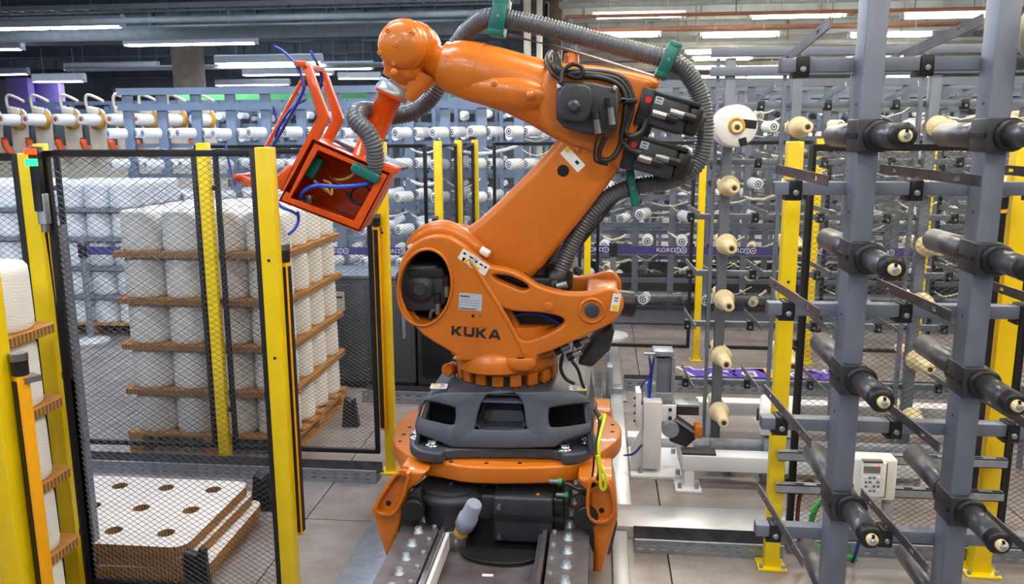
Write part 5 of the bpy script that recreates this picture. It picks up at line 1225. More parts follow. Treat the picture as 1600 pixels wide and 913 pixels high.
sp_front = MB().lathe((0, 0, 0), (0, -1, 0), [(0.0, 0.0345), (0.001, 0.0365), (0.235, 0.0365), (0.236, 0.0345)], n=28).mesh('spindle_tube', 'steel_dark')
def spindle(x, z, parent):
    cx_ = x+0.022
    s_ = MB().lathe((cx_, YN-0.035, z), (0, -1, 0), [(0.0, 0.031), (0.001, 0.033), (0.15, 0.033), (0.151, 0.031)], n=28).obj('spindle', 'spindle_steel', parent)
    MB().lathe((cx_, YN-0.022, z), (0, -1, 0), [(0, 0.046), (0.010, 0.047), (0.016, 0.041), (0.017, 0.034)], n=28).obj('collar', 'black_plastic', s_)
    MB().lathe((cx_, YN-0.184, z), (0, -1, 0), [(0, 0.034), (0.030, 0.034), (0.035, 0.031), (0.036, 0.018)], n=28).obj('end_cap', 'black_plastic', s_)
    MB().lathe((cx_, YN-0.219, z), (0, -1, 0), [(0, 0.0165), (0.012, 0.0165), (0.015, 0.014), (0.0155, 0.008)], n=20).obj('tip_ring', 'cream_plastic', s_)
    MB().lathe((cx_, YN-0.230, z), (0, -1, 0), [(0, 0.008), (0.012, 0.008), (0.014, 0.006)], n=14).obj('tip_pin', 'galv', s_)
    MB().b2((cx_-0.004, YN-0.2355, z+0.006), (cx_+0.004, YN-0.229, z+0.0168)).obj('tip_slot', 'black_plastic', s_)
    for a in (45, 135, 225, 315): MB().cyl((cx_+0.025*math.cos(R(a)), YN-0.217, z+0.025*math.sin(R(a))), (cx_+0.025*math.cos(R(a)), YN-0.2205, z+0.025*math.sin(R(a))), 0.0028, n=6).obj('cap_screw', 'dark_hole', s_)
    MB().lathe((cx_, YN-0.10, z+0.0325), (0, 0, 1), [(0, 0.005), (0.002, 0.004)], n=8).obj('tube_stud', 'galv', s_)
    # clamp block round the upright
    MB().b2((x-UW/2-0.006, YN-0.022, z-0.047), (x+UW/2+0.010, YN+UD+0.008, z+0.047)).obj('clamp_block', 'black_motor', s_, bevel=0.004)
    MB().b2((x-UW/2-0.012, YN-0.01, z-0.006), (x-UW/2-0.005, YN+UD, z+0.006)).obj('clamp_bar', 'black_plastic', s_)
    # tube on the back side
    b_ = MB().lathe((cx_, YN+UD+0.05, z), (0, 1, 0), [(0.0, 0.0345), (0.001, 0.038), (0.30, 0.038), (0.302, 0.034)], n=28).obj('rear_tube', 'steel_dark', s_)
    MB().lathe((cx_, YN+UD+0.008, z), (0, 1, 0), [(0, 0.044), (0.022, 0.044), (0.023, 0.03)], n=28).obj('rear_ring', 'core_gold', s_)
    MB().lathe((cx_, YN+UD+0.030, z), (0, 1, 0), [(0, 0.05), (0.016, 0.052), (0.022, 0.046)], n=28).obj('rear_collar', 'black_plastic', s_)
for x in ux[:2]:
    for z in spz: spindle(x, z, rack)
# package cut by the right edge, on a spindle bracket of the next bay
p = at(1640, 52, YN+0.1)
cp = empty('yarn_package', (p.x, YN+0.1, p.z), 'cream yarn package cut by the right edge at the top', 'yarn package')
MB().lathe((p.x, YN-0.13, p.z), (0, 1, 0), [(0, 0.03), (0.0, 0.098), (0.01, 0.104), (0.2, 0.104), (0.21, 0.098), (0.21, 0.03)], n=36).obj('yarn', 'yarn_warm', cp)
MB().b2((p.x-0.025, YN+0.092, beamz[0]-0.03), (p.x+0.025, YN+0.14, p.z+0.03)).obj('bracket', 'rack_grey', cp)
MB().cyl((p.x, YN-0.16, p.z), (p.x, YN+0.14, p.z), 0.028, n=16).obj('core_tube', 'core_dark', cp)

# ------------------------------------------------------------------ second creel rack behind the fence
Y2 = 5.30
u2 = [at(1134, 300, Y2).x+k*0.40 for k in range(6)]
r2 = empty('creel_rack', (u2[0], Y2, 0), 'grey creel rack with cream cone adapters behind the yellow post', 'creel rack')
for i, x in enumerate(u2):
    MB().b2((x-0.03, Y2, 0.0), (x+0.03, Y2+0.06, 2.58)).obj('upright', 'rack_grey', r2, bevel=0.003)
    MB().b2((x-0.083, Y2+0.01, 0.0), (x-0.063, Y2+0.05, 2.58)).obj('guide_rod', 'rack_grey', r2)
zt = [at(1200, y, Y2).z for y in (81, 111)]
for z, h in zip(zt, (0.05, 0.055)): MB().b2((u2[0]-0.12, Y2-0.02, z-h/2), (u2[-1]+0.3, Y2+0.03, z+h/2)).obj('top_beam', 'rack_grey', r2, bevel=0.003)
b2z = [at(1200, y, Y2).z for y in (164, 254, 341, 431, 512, 604)]
for z in b2z:
    MB().b2((u2[0]-0.20, Y2+0.061, z-0.018), (u2[-1]+0.3, Y2+0.10, z+0.018)).obj('cross_beam', 'rack_grey', r2, bevel=0.002)
    for c in range(7):
        x = u2[0]-0.20+c*0.4
        cl = MB().b2((x-0.02, Y2+0.045, z-0.035), (x+0.02, Y2+0.11, z+0.028)).obj('guide_clamp', 'black_plastic', r2, bevel=0.004)
        MB().lathe((x, Y2+0.045, z-0.012), (0, -1, 0), [(0, 0.009), (0.005, 0.007)], n=8).obj('bolt', 'galv', cl)
        d = 0.06 if z > 2.0 else 0.0
        MB().bar((x, Y2+0.30, z+0.045-d*0.4), (x+0.02, Y2-0.22, z+0.045+d), 0.005, 0.03, up=(0, 0, 1)).obj('guide_arm', 'steel', r2)
ad_z = [at(1134, y, Y2).z for y in (200, 290, 380, 466, 553, 640)]
ada = MB().lathe((0, 0, 0), (0, -1, 0), [(0, 0.03), (0.0, 0.062), (0.02, 0.066), (0.045, 0.064), (0.05, 0.05), (0.06, 0.046), (0.16, 0.040), (0.165, 0.036), (0.235, 0.034), (0.24, 0.030), (0.241, 0.014), (0.22, 0.013)], n=24)
adm = ada.mesh('cone_adapter', 'cream_plastic'); adh = MB().cyl((0, -0.236, 0), (0, -0.243, 0), 0.014, n=14).mesh('adapter_bore', 'core_dark')
abr = MB().b2((-0.035, 0.0, -0.04), (0.035, 0.03, 0.04)).mesh('adapter_bracket', 'rack_grey'); abk = MB().lathe((0, 0.09, 0), (0, 1, 0), [(0, 0.05), (0.03, 0.055), (0.05, 0.04), (0.2, 0.034)], n=16).mesh('rear_adapter', 'cream_plastic')
for i, x in enumerate(u2):
    for j, z in enumerate(ad_z):
        a = link('cone_adapter', adm, r2, False); a.location = (x-u2[0]+0.01, -0.03, z)
        for nm, me in (('adapter_bore', adh), ('adapter_bracket', abr), ('rear_adapter', abk)): link(nm, me, a, False)
# white package on the top left adapter, with two black tapes
pc = at(1151, 197, Y2-0.25)
yp = empty('yarn_package', (pc.x, Y2-0.25, pc.z), 'large white yarn package with two black tapes, top of the second rack', 'yarn package')
pr = 33*(Y2-0.25)/FPX*0.98
MB().lathe((pc.x, Y2-0.04, pc.z), (0, -1, 0), [(0, 0.05), (0, pr*0.96), (0.015, pr), (0.18, pr*0.99), (0.205, pr*0.96), (0.212, pr*0.9), (0.212, 0.05)], n=44).obj('yarn', 'yarn', yp)
MB().lathe((pc.x, Y2-0.10, pc.z), (0, -1, 0), [(0.1, 0.049), (0.158, 0.049), (0.158, 0.034), (0.12, 0.033)], n=24).obj('core_tube', 'core_gold', yp)
MB().lathe((pc.x, Y2-0.10, pc.z), (0, -1, 0), [(0.1, 0.03), (0.135, 0.03), (0.136, 0.01), (0.15, 0.009)], n=20).obj('core_plug', 'core_dark', yp)
for a0, rad_, w_, h_ in (((1171, 194), 0.0, 0.082, 0.048), ((1161, 222), 0.3, 0.045, 0.048)):
    q = at(*a0, Y2-0.2535); plate('tape', rrect(0, 0, w_, h_, 0.003, 2), 0.002, facing(q, (1, 0, -0.12 if not rad_ else 0.3)), 'black_plastic', yp)

# ------------------------------------------------------------------ white pneumatic station
YS = 4.98
def bpx(x0, y0, x1, y1, Y, dep):
    a, b = at(x0, y0, Y), at(x1, y1, Y); return (min(a.x, b.x), Y, min(a.z, b.z)), (max(a.x, b.x), Y+dep, max(a.z, b.z))
ps = empty('pneumatic_station', (at(1018, 735, YS).x, YS, 0), 'white pneumatic press station on a floor plate, right of the robot', 'machine')
MB().b2(*bpx(1006, 628, 1032, 734, YS, 0.10)).obj('post', 'white_paint', ps, bevel=0.006)
g0 = gnd(983, 742); MB().b2((at(985, 735, YS).x, YS-0.05, 0), (at(1066, 735, YS).x, YS+0.45, 0.022)).obj('base_plate', 'white_paint', ps, bevel=0.003)
MB().b2((at(985, 700, YS).x, YS+0.5, 0.0), (at(1066, 735, YS).x, YS+0.62, 0.07)).obj('rear_base', 'white_paint', ps, bevel=0.003)
for x, y in ((1000, YS), (1059, YS), (1059, YS+0.35), (1000, YS+0.35)):
    q = at(x, 735, YS); MB().cyl((q.x, y, 0.02), (q.x, y, 0.055), 0.016, n=6).obj('anchor_bolt', 'galv', ps)
MB().prism([at(*q, YS+0.03) for q in ((985, 700), (1006, 665), (1006, 734), (985, 734))], (0, 0.02, 0)).obj('gusset', 'white_paint', ps)
cy = MB().b2(*bpx(1024, 560, 1050, 616, YS+0.15, 0.11)).obj('cylinder_body', 'rack_grey', ps, bevel=0.012)
MB().b2(*bpx(1021, 549, 1053, 558, YS+0.13, 0.14)).obj('cylinder_cap', 'galv', cy, bevel=0.005)
for x in (1023, 1052): MB().b2(*bpx(x-2, 560, x+2, 616, YS+0.135, 0.02)).obj('tie_rod', 'galv', cy)
MB().b2(*bpx(1022, 614, 1051, 642, YS+0.12, 0.16)).obj('cylinder_foot', 'galv', cy, bevel=0.004)
sp = MB().b2(*bpx(1030, 634, 1056, 660, YS+0.05, 0.03)).obj('side_plate', 'white_paint', ps, bevel=0.002)
for x, y in ((1047, 640), (1047, 653)):
    q = at(x, y, YS+0.049); MB().cyl(q, q-V((0, 0.012, 0)), 0.011, n=10).obj('bolt', 'black_plastic', sp)
MB().b2(*bpx(994, 614, 1001, 668, YS-0.02, 0.14)).obj('mount_plate', 'white_paint', ps, bevel=0.002)
for y in (622, 634, 646, 658):
    q = at(993, y, YS); MB().cyl(q, q-V((0.012, 0, 0)), 0.008, n=8).obj('bolt', 'black_plastic', ps)
q = at(1048, 673, YS+0.0); MB().lathe(q+V((0, 0.08, 0)), (0, -1, 0), [(0, 0.052), (0.07, 0.054), (0.078, 0.05)], n=28).obj('roller', 'galv', ps)
MB().prism([at(*q, YS+0.06) for q in ((1053, 652), (1060, 655), (1096, 680), (1088, 686), (1072, 700), (1046, 690))], (0, 0.08, 0)).obj('lever', 'black_motor', ps, bevel=0.006)
MB().bar(at(1054, 655, YS+0.04), at(1090, 679, YS+0.04), 0.02, 0.012).obj('lever_rod', 'galv', ps)
MB().b2(*bpx(1086, 667, 1097, 686, YS+0.02, 0.08)).obj('orange_block', 'orange', ps, bevel=0.004)
MB().b2(*bpx(1056, 634, 1092, 650, YS+0.12, 0.12)).obj('dark_guide', 'black_motor', ps, bevel=0.004)
MB().b2(*bpx(1055, 632, 1094, 637, YS+0.11, 0.14)).obj('guide_cover', 'galv', ps, bevel=0.002)
for pts, mt in (([(1014, 556), (1017, 580), (1012, 592), (1004, 600), (1000, 615), (1003, 632)], 'navy_tube'), ([(1022, 556), (1019, 580), (1017, 600), (1015, 625)], 'navy_tube'), ([(1016, 588), (1013, 605), (1014, 625)], 'blue_tube')):
    MB().tube(smooth_path([at(*p, YS+0.08) for p in pts], 6), 0.007, 8).obj('air_tube', mt, ps)
q = at(1006, 553, YS+0.08); MB().cyl(q, q+V((0.07, 0, 0)), 0.009, n=10).obj('air_fitting', 'galv', ps)
q = at(1008, 606, YS+0.08); MB().b2((q.x, q.y, q.z-0.06), (q.x+0.07, q.y+0.05, q.z+0.03)).obj('valve', 'galv', ps, bevel=0.006)
MB().tube(smooth_path([at(975, 712, YS), at(990, 709, YS-0.02), at(1003, 695, YS)], 6), 0.008, 8).obj('floor_cable', 'navy_tube', ps)
# white box beam on a foot
wb = empty('conveyor_beam', (at(1077, 760, 4.8).x, 4.8, 0), 'long white box beam on a bolted foot, beside the pneumatic station', 'conveyor')
l0, h0 = bpx(1066, 712, 1310, 745, 4.80, 0.12); MB().b2(l0, (2.05, h0[1], h0[2])).obj('beam', 'white_paint', wb, bevel=0.006)
MB().b2((l0[0], 4.81, h0[2]), (at(1120, 700, 4.8).x, 4.91, h0[2]+0.012)).obj('wear_strip', 'black_motor', wb)
MB().b2((l0[0]+0.19, 4.96, h0[2]-0.02), (2.05, 5.02, h0[2]+0.035)).obj('rear_channel', 'galv', wb)
ft = bpx(1070, 742, 1084, 758, 4.80, 0.08); MB().b2((ft[0][0], 4.80, 0.015), (ft[1][0], 4.88, l0[2])).obj('leg', 'white_paint', wb)
MB().b2((at(1055, 760, 4.78).x, 4.74, 0), (at(1096, 760, 4.78).x, 4.92, 0.018)).obj('foot', 'white_paint', wb, bevel=0.003)
MB().b2((1.9, 4.80, 0.0), (1.96, 4.88, l0[2])).obj('leg', 'white_paint', wb)
for x in (1062, 1088):
    q = at(x, 760, 4.79); MB().cyl((q.x, 4.78, 0.018), (q.x, 4.78, 0.05), 0.014, n=6).obj('anchor_bolt', 'galv', wb)
wb2 = empty('conveyor_beam', (1.4, 5.75, 0), 'white box beam lying behind the second creel rack', 'conveyor')
MB().b2((at(1090, 640, 5.75).x, 5.75, 0.16), (3.0, 5.87, 0.25)).obj('beam', 'white_paint', wb2, bevel=0.006)
for x in (0.75, 2.6): MB().b2((x, 5.77, 0), (x+0.08, 5.85, 0.16)).obj('leg', 'white_paint', wb2)
wb3 = empty('conveyor_beam', (1.4, 5.1, 0), 'grey steel channel between the white beams', 'conveyor')
MB().b2((at(1085, 680, 5.1).x, 5.08, 0.10), (2.4, 5.16, 0.17)).b2((at(1085, 680, 5.1).x, 5.08, 0.17), (2.4, 5.22, 0.18)).obj('channel', 'galv', wb3)
for x in (0.8, 2.2): MB().b2((x, 5.09, 0), (x+0.06, 5.15, 0.1)).obj('leg', 'galv', wb3)
# roll of yarn lying behind the yellow post, in a cradle
c0, c1 = at(1188, 648, 5.0), at(1244, 652, 4.95)
rl_ = empty('yarn_package', (c0.x, 5.0, c0.z), 'white yarn package lying on its side behind the yellow post', 'yarn package')
MB().lathe(c0, c1-c0, [(0, 0.03), (0.0, 0.115), (0.015, 0.125), ((c1-c0).length-0.015, 0.125), ((c1-c0).length, 0.118), ((c1-c0).length, 0.04)], n=36).obj('yarn', 'yarn', rl_)
MB().cyl(c0-(c1-c0)*0.1, c1+(c1-c0)*0.06, 0.038, n=20).obj('core_tube', 'core_dark', rl_)
cr_ = empty('cradle', (c0.x+0.1, 5.0, 0), 'grey cradle under the lying yarn package', 'cradle')
MB().b2((c0.x+0.02, 4.93, 0.0), (c1.x-0.02, 5.05, c0.z-0.13)).obj('stand', 'galv', cr_)
# clamp foot on the floor behind the robot
q = gnd(953, 628); o = MB().b2((q.x-0.06, q.y, 0), (q.x+0.14, q.y+0.3, 0.015)).b2((q.x-0.03, q.y+0.05, 0.015), (q.x+0.02, q.y+0.2, 0.28)).b2((q.x+0.02, q.y+0.05, 0.015), (q.x+0.1, q.y+0.18, 0.10)).obj('floor_bracket', 'galv', bevel=0.01)
tag(o, 'small galvanised bracket bolted to the floor right of the robot base', 'bracket')
# cable chain behind the robot base
ch = empty('cable_chain', (0.02, 6.1, 0), 'grey cable chain lying beside the rail behind the robot', 'cable chain')
lk_ = MB().b2((-0.07, -0.02, 0), (0.07, 0.02, 0.012)).b2((-0.07, -0.022, 0), (-0.055, 0.022, 0.06)).b2((0.055, -0.022, 0), (0.07, 0.022, 0.06)).mesh('chain_link', 'galv')
for k in range(36):
    o = link('chain_link', lk_, ch, False); o.location = (-0.05, -0.8+k*0.055, 0.002)

# ------------------------------------------------------------------ background: cabinet, barriers, far pallets
YC = 6.62
cb = empty('control_cabinet', (at(600, 600, YC).x, YC, 0), 'dark grey machine cabinet behind the mesh, left of the robot shoulder', 'cabinet')
x0, x1 = at(505, 600, YC).x, at(650, 600, YC).x
zt_ = at(560, 436, YC).z
MB().b2((x0, YC, 0.06), (x1, YC+0.5, zt_)).obj('body', 'cabinet_dark', cb, bevel=0.01)
MB().b2((x0-0.01, YC-0.01, zt_), (x1+0.01, YC+0.52, zt_+0.03)).obj('top', 'rack_grey', cb, bevel=0.006)
MB().b2((x0+0.03, YC-0.012, 0.12), ((x0+x1)/2-0.01, YC, zt_-0.05)).obj('door', 'cabinet_dark', cb, bevel=0.004)
d_ = MB().b2(((x0+x1)/2+0.01, YC-0.012, 0.12), (x1-0.03, YC, zt_-0.05)).obj('door', 'cabinet_dark', cb, bevel=0.004)
MB().b2((x1-0.10, YC-0.03, 0.45), (x1-0.07, YC-0.012, 0.72)).obj('handle', 'galv', d_, bevel=0.006)
MB().b2((x0+0.02, YC+0.03, 0.0), (x1-0.02, YC+0.45, 0.06)).obj('plinth', 'black_plastic', cb)
label('cabinet_label', (at(527, 478, YC-0.014).x, YC-0.0135, at(527, 470, YC).z), (1, 0, 0), (0, 0, 1), 0.13, 0.16, cb, [(0, 0.2, 0.7, 0.1, 'ink')])
cw = empty('winding_cabinet', (at(668, 600, 6.5).x, 6.5, 0), 'dark glossy machine door beside the oval opening of the robot', 'cabinet')
xa_, xb_ = at(612, 600, 6.45).x, at(688, 600, 6.45).x
xb_ = max(xb_, xa_+0.3)
MB().b2((x1+0.02, 6.62, 0.05), (x1+0.36, 6.95, 1.15)).obj('body', 'black_motor', cw, bevel=0.008)
MB().b2((x1+0.06, 6.605, 0.12), (x1+0.32, 6.62, 1.08)).obj('door', 'black_plastic', cw, bevel=0.004)
MB().b2((x1+0.26, 6.585, 0.42), (x1+0.29, 6.605, 0.62)).obj('handle', 'galv', cw, bevel=0.006)
MB().b2((x1+0.04, 6.65, 0.0), (x1+0.34, 6.92, 0.05)).obj('plinth', 'black_plastic', cw)
# belt barriers with printed belts, Y = 8.7
YBt = 8.70
zb = at(1000, 392, YBt).z
def barrier(pxs, belt, texts, lab, Y):
    root = empty('belt_barrier', (at(pxs[0], 400, Y).x, Y, 0), lab, 'belt barrier')
    z = at(sum(belt[:2])/2, 392, Y).z
    for px in pxs:
        x = at(px, 400, Y).x
        MB().cyl((x, Y, 0.03), (x, Y, z+0.10), 0.032, n=14).obj('barrier_post', 'galv', root)
        MB().lathe((x, Y, 0), (0, 0, 1), [(0, 0.18), (0.02, 0.17), (0.035, 0.05)], n=24).obj('barrier_base', 'white_paint', root)
        MB().cyl((x, Y, z-0.07), (x, Y, z+0.07), 0.045, n=14).obj('belt_cassette', 'black_plastic', root)
    xa_, xb_ = at(belt[0], 400, Y).x, at(belt[1], 400, Y).x
    MB().b2((xa_, Y-0.003, z-0.042), (xb_, Y+0.003, z+0.042)).obj('belt', 'purple', root)
    for px in texts:
        x = at(px, 400, Y).x
        text_obj('belt_lettering', 'KORD', 0.062, facing((x-0.045, Y-0.004, z)), 'paint_white', root, xs=1.15)
        for k, t in ((0, 'S'), (1, 'A')):
            q = (x+0.075+k*0.062, Y-0.004, z)
            plate('lettering_ring', ellipse(0, 0, 0.032, 0.032, 20), 0.001, facing(q), 'paint_white', root, holes=[ellipse(0, 0, 0.025, 0.025, 18)])
            text_obj('belt_lettering', t, 0.045, facing(q), 'paint_white', root)
barrier((958, 1330), (640, 1640), (618+120, 935, 1047, 1155, 1262, 1370, 1478, 1585), 'purple belt barrier with white lettering in front of the far creel', YBt)
barrier((470,), (440, 628), (522, 617), 'purple belt barrier with white lettering behind the gripper', YBt)
barrier((130,), (130, 190), (), 'purple belt barrier with a white round base behind the left mesh fence', gnd(140, 525).y-0.2)
yq = gnd(120, 505).y
tag(MB().b2((at(112, 450, yq).x, yq, 0), (at(119, 450, yq).x, yq+0.05, 1.1)).obj('tape_post', 'yellow'), 'slim yellow striped post beside the left belt barrier', 'post')
# far pallets of white yarn at the left, two layers deep
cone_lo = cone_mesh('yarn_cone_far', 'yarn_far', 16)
def far_stack(x0, y0, nx, ny, layers, where):
    w_, d_ = nx*CP+0.03, ny*CP+0.03; cx_, cy_ = x0+w_/2, y0+d_/2
    pallet(cx_, cy_, w_, d_, f'wooden pallet under the distant yarn cones {where}')
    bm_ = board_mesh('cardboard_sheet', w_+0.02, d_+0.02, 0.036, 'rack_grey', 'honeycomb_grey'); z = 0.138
    for l in range(layers):
        if l: o = link('cardboard_sheet', bm_); o.location = (cx_, cy_, z); tag(o, f'grey sheet below the {ORD[l]} layer of distant cones {where}', 'cardboard sheet', f'distant sheets {where}'); z += 0.036
        for i in range(nx):
            for j in range(ny):
                if j == 0 or i == nx-1 or l == layers-1:
                    o = link('yarn_cone', cone_lo); o.location = (x0+0.015+(i+0.5)*CP, y0+0.015+(j+0.5)*CP, z)
                    tag(o, f'distant yarn cone {ordinal(i+1)} from left, {"front" if j == 0 else ordinal(j+1)} row, {ORD[l]} layer, pallet {where}', 'yarn cone', f'distant yarn cones {where}')
        z += CH+0.01
fx = at(60, 500, 8.2).x
far_stack(fx, 8.2, 4, 4, 5, 'behind the signal lamp'); far_stack(fx-1.35, 8.2, 4, 4, 5, 'cut by the left edge'); far_stack(fx+0.25, 6.85-0.3, 1, 1, 1, 'unused') if False else None
# floor marking, seen upside down, white outlines under purple and orange letters
fy = gnd(1180, 584).y; fxc = (gnd(1075, 584).x+gnd(1305, 584).x)/2
mk = empty('floor_marking', (fxc, fy, 0), 'purple and orange lettering painted on the floor, upside down from here', 'floor marking')
wl = gnd(1305, 584).x-gnd(1075, 584).x
for k, (t, c) in enumerate(zip('KORDSA', ('floor_purple', 'floor_purple', 'floor_orange', 'floor_purple', 'floor_purple', 'floor_purple'))):
    M = Matrix.Translation((fxc+wl/2-(k+0.5)*wl/6, fy, 0.003)) @ Matrix.Rotation(PI, 4, 'Z')
    text_obj('letter_outline', t, 0.42, Matrix.Translation((0, 0, -0.0018)) @ M, 'paint_white', mk, extrude=0.0005, offset=0.045)
    text_obj('letter', t, 0.42, M, c, mk, extrude=0.0006, offset=0.022)

# ------------------------------------------------------------------ far creels full of bobbins
def bobbin_mesh(name, r, L, mts, n=18):
    b = MB(); b.lathe((0, 0, 0), (0, -1, 0), [(0, r*0.55), (0, r*0.94), (0.012, r), (L-0.012, r), (L, r*0.93), (L, r*0.55)], n=n, smooth=True)
    k1 = len(b.f)
    b.lathe((0, -L*0.6, 0), (0, -1, 0), [(0.0, r*0.1), (0.0, r*0.56), (L*0.4+0.002, r*0.56), (L*0.4+0.002, r*0.42), (L*0.3, r*0.40), (L*0.3, 0.012), (L*0.42, 0.012)], n=n, smooth=True)
    me = b.mesh(name, list(mts), fix=False)
    for i, p in enumerate(me.polygons): p.material_index = 0 if i < k1 else 1
    return me
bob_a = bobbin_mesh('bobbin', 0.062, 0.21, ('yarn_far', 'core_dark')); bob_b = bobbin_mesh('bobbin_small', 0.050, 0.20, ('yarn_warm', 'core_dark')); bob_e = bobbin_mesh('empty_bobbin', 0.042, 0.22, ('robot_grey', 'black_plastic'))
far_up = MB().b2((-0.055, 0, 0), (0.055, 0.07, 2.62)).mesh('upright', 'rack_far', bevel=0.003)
slim_up = MB().b2((-0.034, 0, 0), (0.034, 0.05, 2.62)).mesh('upright', 'rack_grey')
def creel(name, lab, Y, x0, x1, pitch, zs, tops, z_up=2.62, mt='rack_far', up=None):
    root = empty(name, (x0, Y, 0), lab, 'creel rack'); n_ = int((x1-x0)/pitch); X = [x0+pitch*k for k in range(n_+1)]
    for x in X: o = link('upright', up or far_up, root, False); o.location = (x-x0, 0, 0); o.scale = (1, 1, z_up/2.62)
    for z in tops: MB().b2((x0-0.1, Y-0.03, z-0.04), (x1+0.1, Y+0.03, z+0.04)).obj('top_beam', mt, root)
    for z in zs: MB().b2((x0-0.1, Y+0.071, z-0.17), (x1+0.1, Y+0.11, z-0.12)).obj('cross_beam', mt, root)
    return root, X
random.seed(11)
YCR = 9.6
zrow = [at(700, y, YCR-0.3).z for y in (206, 257, 308, 360, 412, 462, 512)]
xL, xM, xR = at(205, 250, YCR).x, at(905, 250, YCR).x, 5.6
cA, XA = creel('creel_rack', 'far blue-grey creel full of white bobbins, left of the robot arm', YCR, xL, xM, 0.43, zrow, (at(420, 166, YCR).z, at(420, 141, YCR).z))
RN = ('top', 'second', 'third', 'fourth', 'fifth', 'sixth', 'lowest')
for j, z in enumerate(zrow):
    for i, x in enumerate(XA):
        if random.random() < 0.03: continue
        a = R(-33)
        for k, (dx, dy) in enumerate(((0.0, -0.02), (0.16, 0.26))):
            if k == 1 and (j > 4): continue
            o = link('yarn_bobbin', bob_a); o.location = (x+0.03+dx, YCR-0.10+dy-(0.0 if k == 0 else -0.03), z+random.uniform(-0.008, 0.008)); o.rotation_euler = (0, 0, a)
            tag(o, f'white bobbin, {ordinal(i+1)} from left, {RN[j]} {"front" if k == 0 else "back"} row of the left far creel', 'bobbin', 'bobbins on the far creel left of the robot')
    if j:
        for i in range(0, len(XA)-1, 1):
            if random.random() < 0.55:
                xa_, xb_ = XA[i], XA[i]+0.43*random.choice((1, 1, 2)); s_ = random.uniform(0.05, 0.12); zt_ = z+0.2
                MB().tube([V((xa_+(xb_-xa_)*t/8, YCR-0.14, zt_-s_*math.sin(PI*t/8))) for t in range(9)], random.choice((0.006, 0.012, 0.02)), 5).obj('yarn_swag', 'yarn_far', cA)
# right part: plainer frames, mixed bobbins, two depths
zr0 = [at(1100, y, 9.2).z for y in (200, 244, 290, 335, 380, 425, 470)]
for Y, xa_, xb_, pitch, lab, where, dn in ((9.35, xM+0.25, 4.6, 0.40, 'far creel behind the cream spindle rack, mixed bobbins', 'right of the robot', 0.92), (10.3, xM+0.1, 5.2, 0.36, 'middle far creel with many dark spindles', 'in the middle', 0.95), (11.2, -1.0, 6.2, 0.43, 'second far creel, behind the one with mixed bobbins', 'at the back right', 0.75)):
    zr2 = [z_+{9.35: 0.0, 10.3: 0.13, 11.2: 0.02}[Y] for z_ in zr0]
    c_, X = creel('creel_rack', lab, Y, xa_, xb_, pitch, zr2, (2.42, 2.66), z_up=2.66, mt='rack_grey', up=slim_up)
    for j, z in enumerate(zr2):
        if Y > 11 and j > 4: continue
        for i, x in enumerate(X):
            rr = random.random()
            if rr > dn: continue
            me = (bob_a if rr < dn*0.45 else (bob_b if rr < dn*0.72 else bob_e)) if Y != 10.3 else (bob_e if rr < dn*0.6 else (bob_b if rr < dn*0.8 else bob_a))
            o = link('yarn_bobbin', me); o.location = (x+random.uniform(0.02, 0.16), Y-0.08, z+random.uniform(-0.03, 0.05)); o.rotation_euler = (0, 0, R(random.uniform(-30, 24)))
            kind = 'white' if me is bob_a else ('cream' if me is bob_b else 'empty dark')
            tag(o, f'{kind} bobbin, {ordinal(i+1)} from left, {RN[j]} row of the far creel {where}', 'bobbin', f'{kind} bobbins on the far creel {where}')
        for i in range(len(X)-1):
            if random.random() < 0.7:
                s_ = random.uniform(0.03, 0.10); zt_ = z+random.uniform(0.05, 0.2); xq = X[i]+random.uniform(-0.1, 0.1); xw = xq+random.uniform(0.25, 0.5)
                MB().tube([V((xq+(xw-xq)*t/6, Y-0.12-0.05*random.random(), zt_-s_*math.sin(PI*t/6)+0.02*random.random())) for t in range(7)], random.choice((0.006, 0.010, 0.016)), 5).obj('yarn_swag', 'yarn_warm', c_)
# third rank, too far to pick apart
b = MB(); b2 = MB(); random.seed(5)
for Y in (13.2, 15.4):
    for k in range(54):
        x = -9.5+k*0.36
        b.b2((x-0.03, Y, 0.0), (x+0.03, Y+0.05, 2.7))
        for z in (0.35, 0.8, 1.25, 1.7, 2.1, 2.45):
            if random.random() < 0.8: b2.cyl((x+0.15, Y-0.25, z), (x+0.17, Y-0.05, z), random.uniform(0.04, 0.07), n=10)
    for z in (0.2, 0.65, 1.1, 1.55, 2.0, 2.3, 2.55, 2.68): b.b2((-9.6, Y+0.05, z-0.03), (9.9, Y+0.09, z+0.03))
cf = empty('creel_rack', (0, 13.2, 0), 'distant ranks of creels filling the hall behind the others', 'creel rack')
tag(b.obj('far_frames', 'rack_far', cf, fix=False), kind='stuff'); tag(b2.obj('far_bobbins', 'yarn_far', cf, fix=False), kind='stuff')

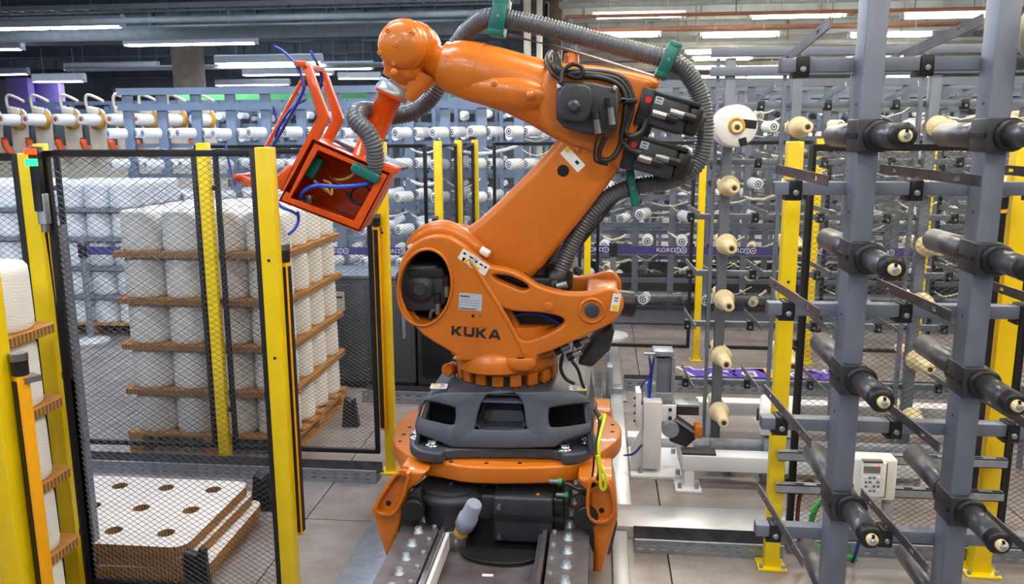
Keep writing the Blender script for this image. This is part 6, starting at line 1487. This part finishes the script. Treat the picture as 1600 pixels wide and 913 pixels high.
# ------------------------------------------------------------------ winding heads at the upper left
YW = 11.9
for i, px in enumerate((-32, 8, 46, 92, 131, 174, 214, 258, 302)):
    c = at(px+12, 186, YW); q = 41*YW/FPX
    wh = empty('yarn_winder', (c.x, YW, c.z-0.5), f'cream yarn winder with a white cone, {("cut by the left edge", "first", "second", "third", "fourth", "fifth", "sixth", "seventh", "eighth")[i]}{"" if i == 0 else " from the left edge"}', 'winding head', 'cream winding heads')
    ol = rrect(c.x+0.06, c.z-0.20, 0.27, 0.72, 0.11, 6)
    plate('head_plate', ol, 0.05, xzM(YW+0.05), 'cream_paint', wh, bevel=0.012)
    ax = V((-0.12, -1, 0.02)).normalized(); c0 = V((c.x+0.10, YW, c.z-0.02))
    MB().lathe(c0, ax, [(0, 0.14), (0.035, 0.14), (0.04, 0.07)], n=24).obj('core_disc', 'core_gold', wh)
    MB().lathe(c0+ax*0.04, ax, [(0, 0.095), (0.31, 0.078), (0.315, 0.03), (0.27, 0.028)], n=24).obj('yarn_cone_body', 'yarn', wh)
    MB().cyl(c0+ax*0.29, c0+ax*0.357, 0.029, n=16).obj('cone_bore', 'orange_tube', wh)
    MB().tube(smooth_path([V((c.x-0.11, YW-0.1, c.z-0.28)), V((c.x-0.08, YW-0.1, c.z-0.42)), V((c.x-0.03, YW-0.06, c.z-0.55))], 4), 0.05, 12).obj('suction_tube', 'orange_tube', wh)
    MB().bar(V((c.x-0.02, YW-0.05, c.z+0.14)), V((c.x+0.17, YW-0.05, c.z+0.11)), 0.07, 0.10).obj('arm_foot', 'cream_paint', wh, bevel=0.02)
    MB().tube(smooth_path([V((c.x-0.02, YW-0.05, c.z+0.14)), V((c.x-0.03, YW-0.05, c.z+0.30)), V((c.x+0.02, YW-0.05, c.z+0.35)), V((c.x+0.16, YW-0.05, c.z+0.30)), V((c.x+0.25, YW-0.05, c.z+0.25))], 5), 0.022, 8).obj('swing_arm', 'cream_paint', wh)
c0, c1 = at(-60, 235, YW+0.1), at(330, 235, YW+0.1)
wf = empty('winder_frame', (c0.x, YW+0.1, 0), 'long cream machine bed carrying the winding heads', 'machine')
MB().b2((c0.x, YW+0.074, 0.0), (c1.x, YW+0.6, at(100, 228, YW).z)).obj('bed', 'cream_paint', wf, bevel=0.01)
MB().b2((c0.x, YW+0.12, at(100, 228, YW).z), (c1.x, YW+0.2, at(100, 195, YW).z)).obj('back_panel', 'beam_dark', wf)

# drive rollers and floor beams under the far creels
for Y, xa_, xb_, lab in ((9.25, xM+0.2, 4.7, 'dark floor beam with a roller below the mixed far creel'), (9.5, xL, xM, 'dark floor beam with a roller below the left far creel'), (10.2, xM+0.1, 5.3, 'dark floor beam below the middle far creel')):
    t = empty('creel_base', (xa_, Y, 0), lab, 'machine base')
    MB().b2((xa_, Y, 0.02), (xb_, Y+0.06, 0.16)).obj('beam', 'rack_grey', t)
    MB().cyl((xa_, Y+0.0, 0.32), (xb_, Y+0.0, 0.32), 0.07, n=14).obj('roller', 'spindle_steel', t)
    MB().b2((xa_, Y+0.40, 0.0), (xb_, Y+0.42, 0.52)).obj('back_plate', 'core_dark', t)
    k = int((xb_-xa_)/1.2)
    for i in range(k+1): MB().b2((xa_+i*1.2-0.03, Y-0.05, 0), (xa_+i*1.2+0.03, Y+0.42, 0.42)).obj('bearing_stand', 'rack_grey', t)
